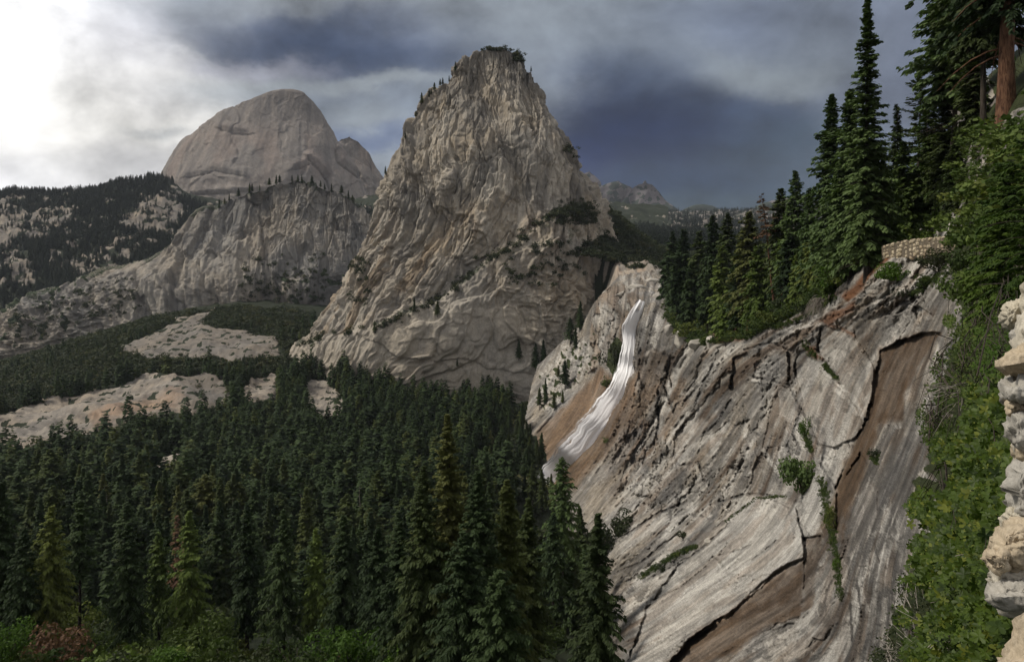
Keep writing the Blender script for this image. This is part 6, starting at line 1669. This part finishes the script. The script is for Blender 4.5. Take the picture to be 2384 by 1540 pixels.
BLOBS = [  # centre, reach, colour, weight
    (-60, 60, 210, 280, (300, 300, 298), 1.8), (110, 300, 330, 150, (274, 272, 264), 2.0), (-40, 420, 420, 60, (236, 237, 242), 1.2), (230, 90, 130, 90, (215, 216, 222), 1.0),
    (330, 225, 120, 50, (240, 239, 238), 1.3), (345, 305, 62, 13, (172, 174, 186), 1.6), (330, 370, 120, 40, (214, 214, 218), 1.0),
    (480, 45, 150, 55, (146, 150, 170), 1.2), (760, 105, 220, 46, (68, 80, 112), 3.2), (560, 85, 130, 32, (100, 108, 136), 1.6), (900, 60, 150, 45, (122, 128, 153), 1.2), (560, 150, 150, 18, (188, 190, 200), 1.6), (830, 190, 130, 16, (160, 164, 178), 1.2),
    (500, 210, 190, 34, (160, 164, 179), 1.1), (720, 250, 160, 40, (126, 133, 154), 1.1), (840, 268, 60, 30, (150, 154, 168), 1.4), (850, 320, 70, 22, (104, 114, 146), 1.5), (910, 360, 45, 22, (150, 155, 172), 1.1), (880, 395, 40, 14, (140, 147, 166), 1.0),
    (650, 12, 420, 26, (155, 158, 172), 1.0), (1150, 40, 240, 60, (139, 144, 160), 1.3), (1250, 190, 90, 70, (136, 141, 158), 1.1),
    (1500, 90, 170, 90, (124, 130, 148), 1.1), (1480, 190, 110, 60, (84, 94, 120), 1.5), (1520, 300, 200, 95, (24, 38, 76), 3.4), (1390, 345, 90, 40, (28, 42, 84), 2.4), (1620, 240, 120, 60, (72, 84, 116), 1.2),
    (1760, 175, 150, 42, (140, 145, 158), 1.5), (1880, 110, 120, 60, (118, 124, 142), 1.2), (1700, 60, 180, 40, (108, 115, 140), 1.2), (1700, 290, 90, 60, (80, 92, 114), 1.0),
    (1790, 380, 200, 80, (62, 77, 98), 1.6), (1600, 425, 150, 35, (42, 58, 86), 1.5), (1750, 470, 300, 22, (68, 82, 98), 1.2), (2080, 200, 110, 150, (112, 118, 142), 1.2), (2080, 420, 150, 100, (104, 114, 136), 1.0), (2350, 250, 220, 300, (112, 118, 140), .8)]
acc = None; wsum = None
for cu, cv, ru, rv, c, wt in BLOBS:
    a = nt.math('MULTIPLY', nt.math('SUBTRACT', U, cu), 1 / (ru * .95)); b = nt.math('MULTIPLY', nt.math('SUBTRACT', Vv, cv), 1 / (rv * .95))
    r2 = nt.math('ADD', nt.math('MULTIPLY', a, a), nt.math('MULTIPLY', b, b))
    w = nt.math('MULTIPLY', nt.math('EXPONENT', nt.math('MULTIPLY', r2, -1.0)), wt)
    cc = nt.vmath('SCALE', lin(c), scale=w)
    acc = cc if acc is None else nt.vmath('ADD', acc, cc)
    wsum = w if wsum is None else nt.math('ADD', wsum, w)
base_c = lin((128, 134, 152)); acc = nt.vmath('ADD', acc, tuple(.06 * c for c in base_c)); wsum = nt.math('ADD', wsum, .06)
front = nt.vmath('SCALE', acc, scale=nt.math('DIVIDE', 1.0, wsum))
# billows
bn = nt.noise(nt.mapping(gen, (5, 5, 7.5)), 1.0, 7, .55, .25)
bn2 = nt.noise(nt.mapping(gen, (15, 15, 20)), 1.0, 6, .55, .3)
gain = nt.math('ADD', nt.rng(bn, .3, .7, .58, 1.38, False), nt.rng(bn2, .3, .7, -.16, .18, False))
front = nt.vmath('SCALE', front, scale=gain)
# overcast overhead and behind: pale and bright
hn = nt.noise(nt.mapping(gen, (2, 2, 3)), 1.0, 5, .6)
behind = nt.mix(hn, (.38, .40, .45), (.80, .78, .76))
fm = nt.math('MULTIPLY', nt.rng(Y, .25, .52), nt.rng(Z, .75, .5))
clouds = nt.mix(fm, behind, front)
bg1 = nt.node('ShaderNodeBackground'); nt.put(bg1.inputs[0], sky.outputs[0]); bg1.inputs[1].default_value = .07
bg2 = nt.node('ShaderNodeBackground'); nt.put(bg2.inputs[0], clouds); bg2.inputs[1].default_value = 1.0
mxw = nt.node('ShaderNodeMixShader'); mxw.inputs[0].default_value = .98
nt.put(mxw.inputs[1], bg1.outputs[0]); nt.put(mxw.inputs[2], bg2.outputs[0]); nt.put(wo.inputs['Surface'], mxw.outputs[0])
try: world.cycles.sampling_method = 'MANUAL'; world.cycles.sample_map_resolution = 512
except Exception: pass

sun = bpy.data.lights.new('sun', 'SUN'); sun.energy = 3.3; sun.angle = math.radians(10); sun.color = (1.0, .93, .82)
so = bpy.data.objects.new('sun', sun); COL.objects.link(so)
az, el = math.radians(SUN_AZ), math.radians(SUN_EL)
from mathutils import Vector
so.rotation_euler = Vector((math.sin(az) * math.cos(el), math.cos(az) * math.cos(el), math.sin(el))).to_track_quat('Z', 'Y').to_euler()

HAZE = True
if HAZE:
    x0, x1, y0, y1, z0, z1 = -9000, 9000, -300, 7600, -421, 960
    hv = [(x, y, z) for z in (z0, z1) for y in (y0, y1) for x in (x0, x1)]
    me = build_mesh('haze', hv, np.array([[0, 2, 3, 1], [4, 5, 7, 6], [0, 1, 5, 4], [2, 6, 7, 3], [0, 4, 6, 2], [1, 3, 7, 5]]))
    m, nt, out = new_mat('haze')
    pv = nt.node('ShaderNodeVolumePrincipled'); pv.inputs['Color'].default_value = (.80, .86, .98, 1); pv.inputs['Density'].default_value = .00002; pv.inputs['Anisotropy'].default_value = 0.0
    nt.l.new(pv.outputs[0], out.inputs['Volume'])
    tag(link('haze', me, m), kind='stuff')

cam = bpy.data.cameras.new('camera'); co = bpy.data.objects.new('camera', cam); COL.objects.link(co)
cam.sensor_width = 36.0; cam.lens = 36.0 * F / 2384.0; cam.shift_y = -170.0 / 2384.0
cam.clip_start = .1; cam.clip_end = 40000
co.location = (0, 0, 0); co.rotation_euler = (math.radians(90), 0, 0)
scene.camera = co
scene.view_settings.view_transform = 'Standard'; scene.view_settings.look = 'None'
scene.view_settings.exposure = 0.0; scene.view_settings.gamma = 1.0
scene.cycles.use_denoising = True
scene.cycles.max_bounces = 6; scene.cycles.diffuse_bounces = 3; scene.cycles.volume_bounces = 0; scene.cycles.transparent_max_bounces = 12
scene.cycles.use_adaptive_sampling = True; scene.cycles.adaptive_threshold = .02
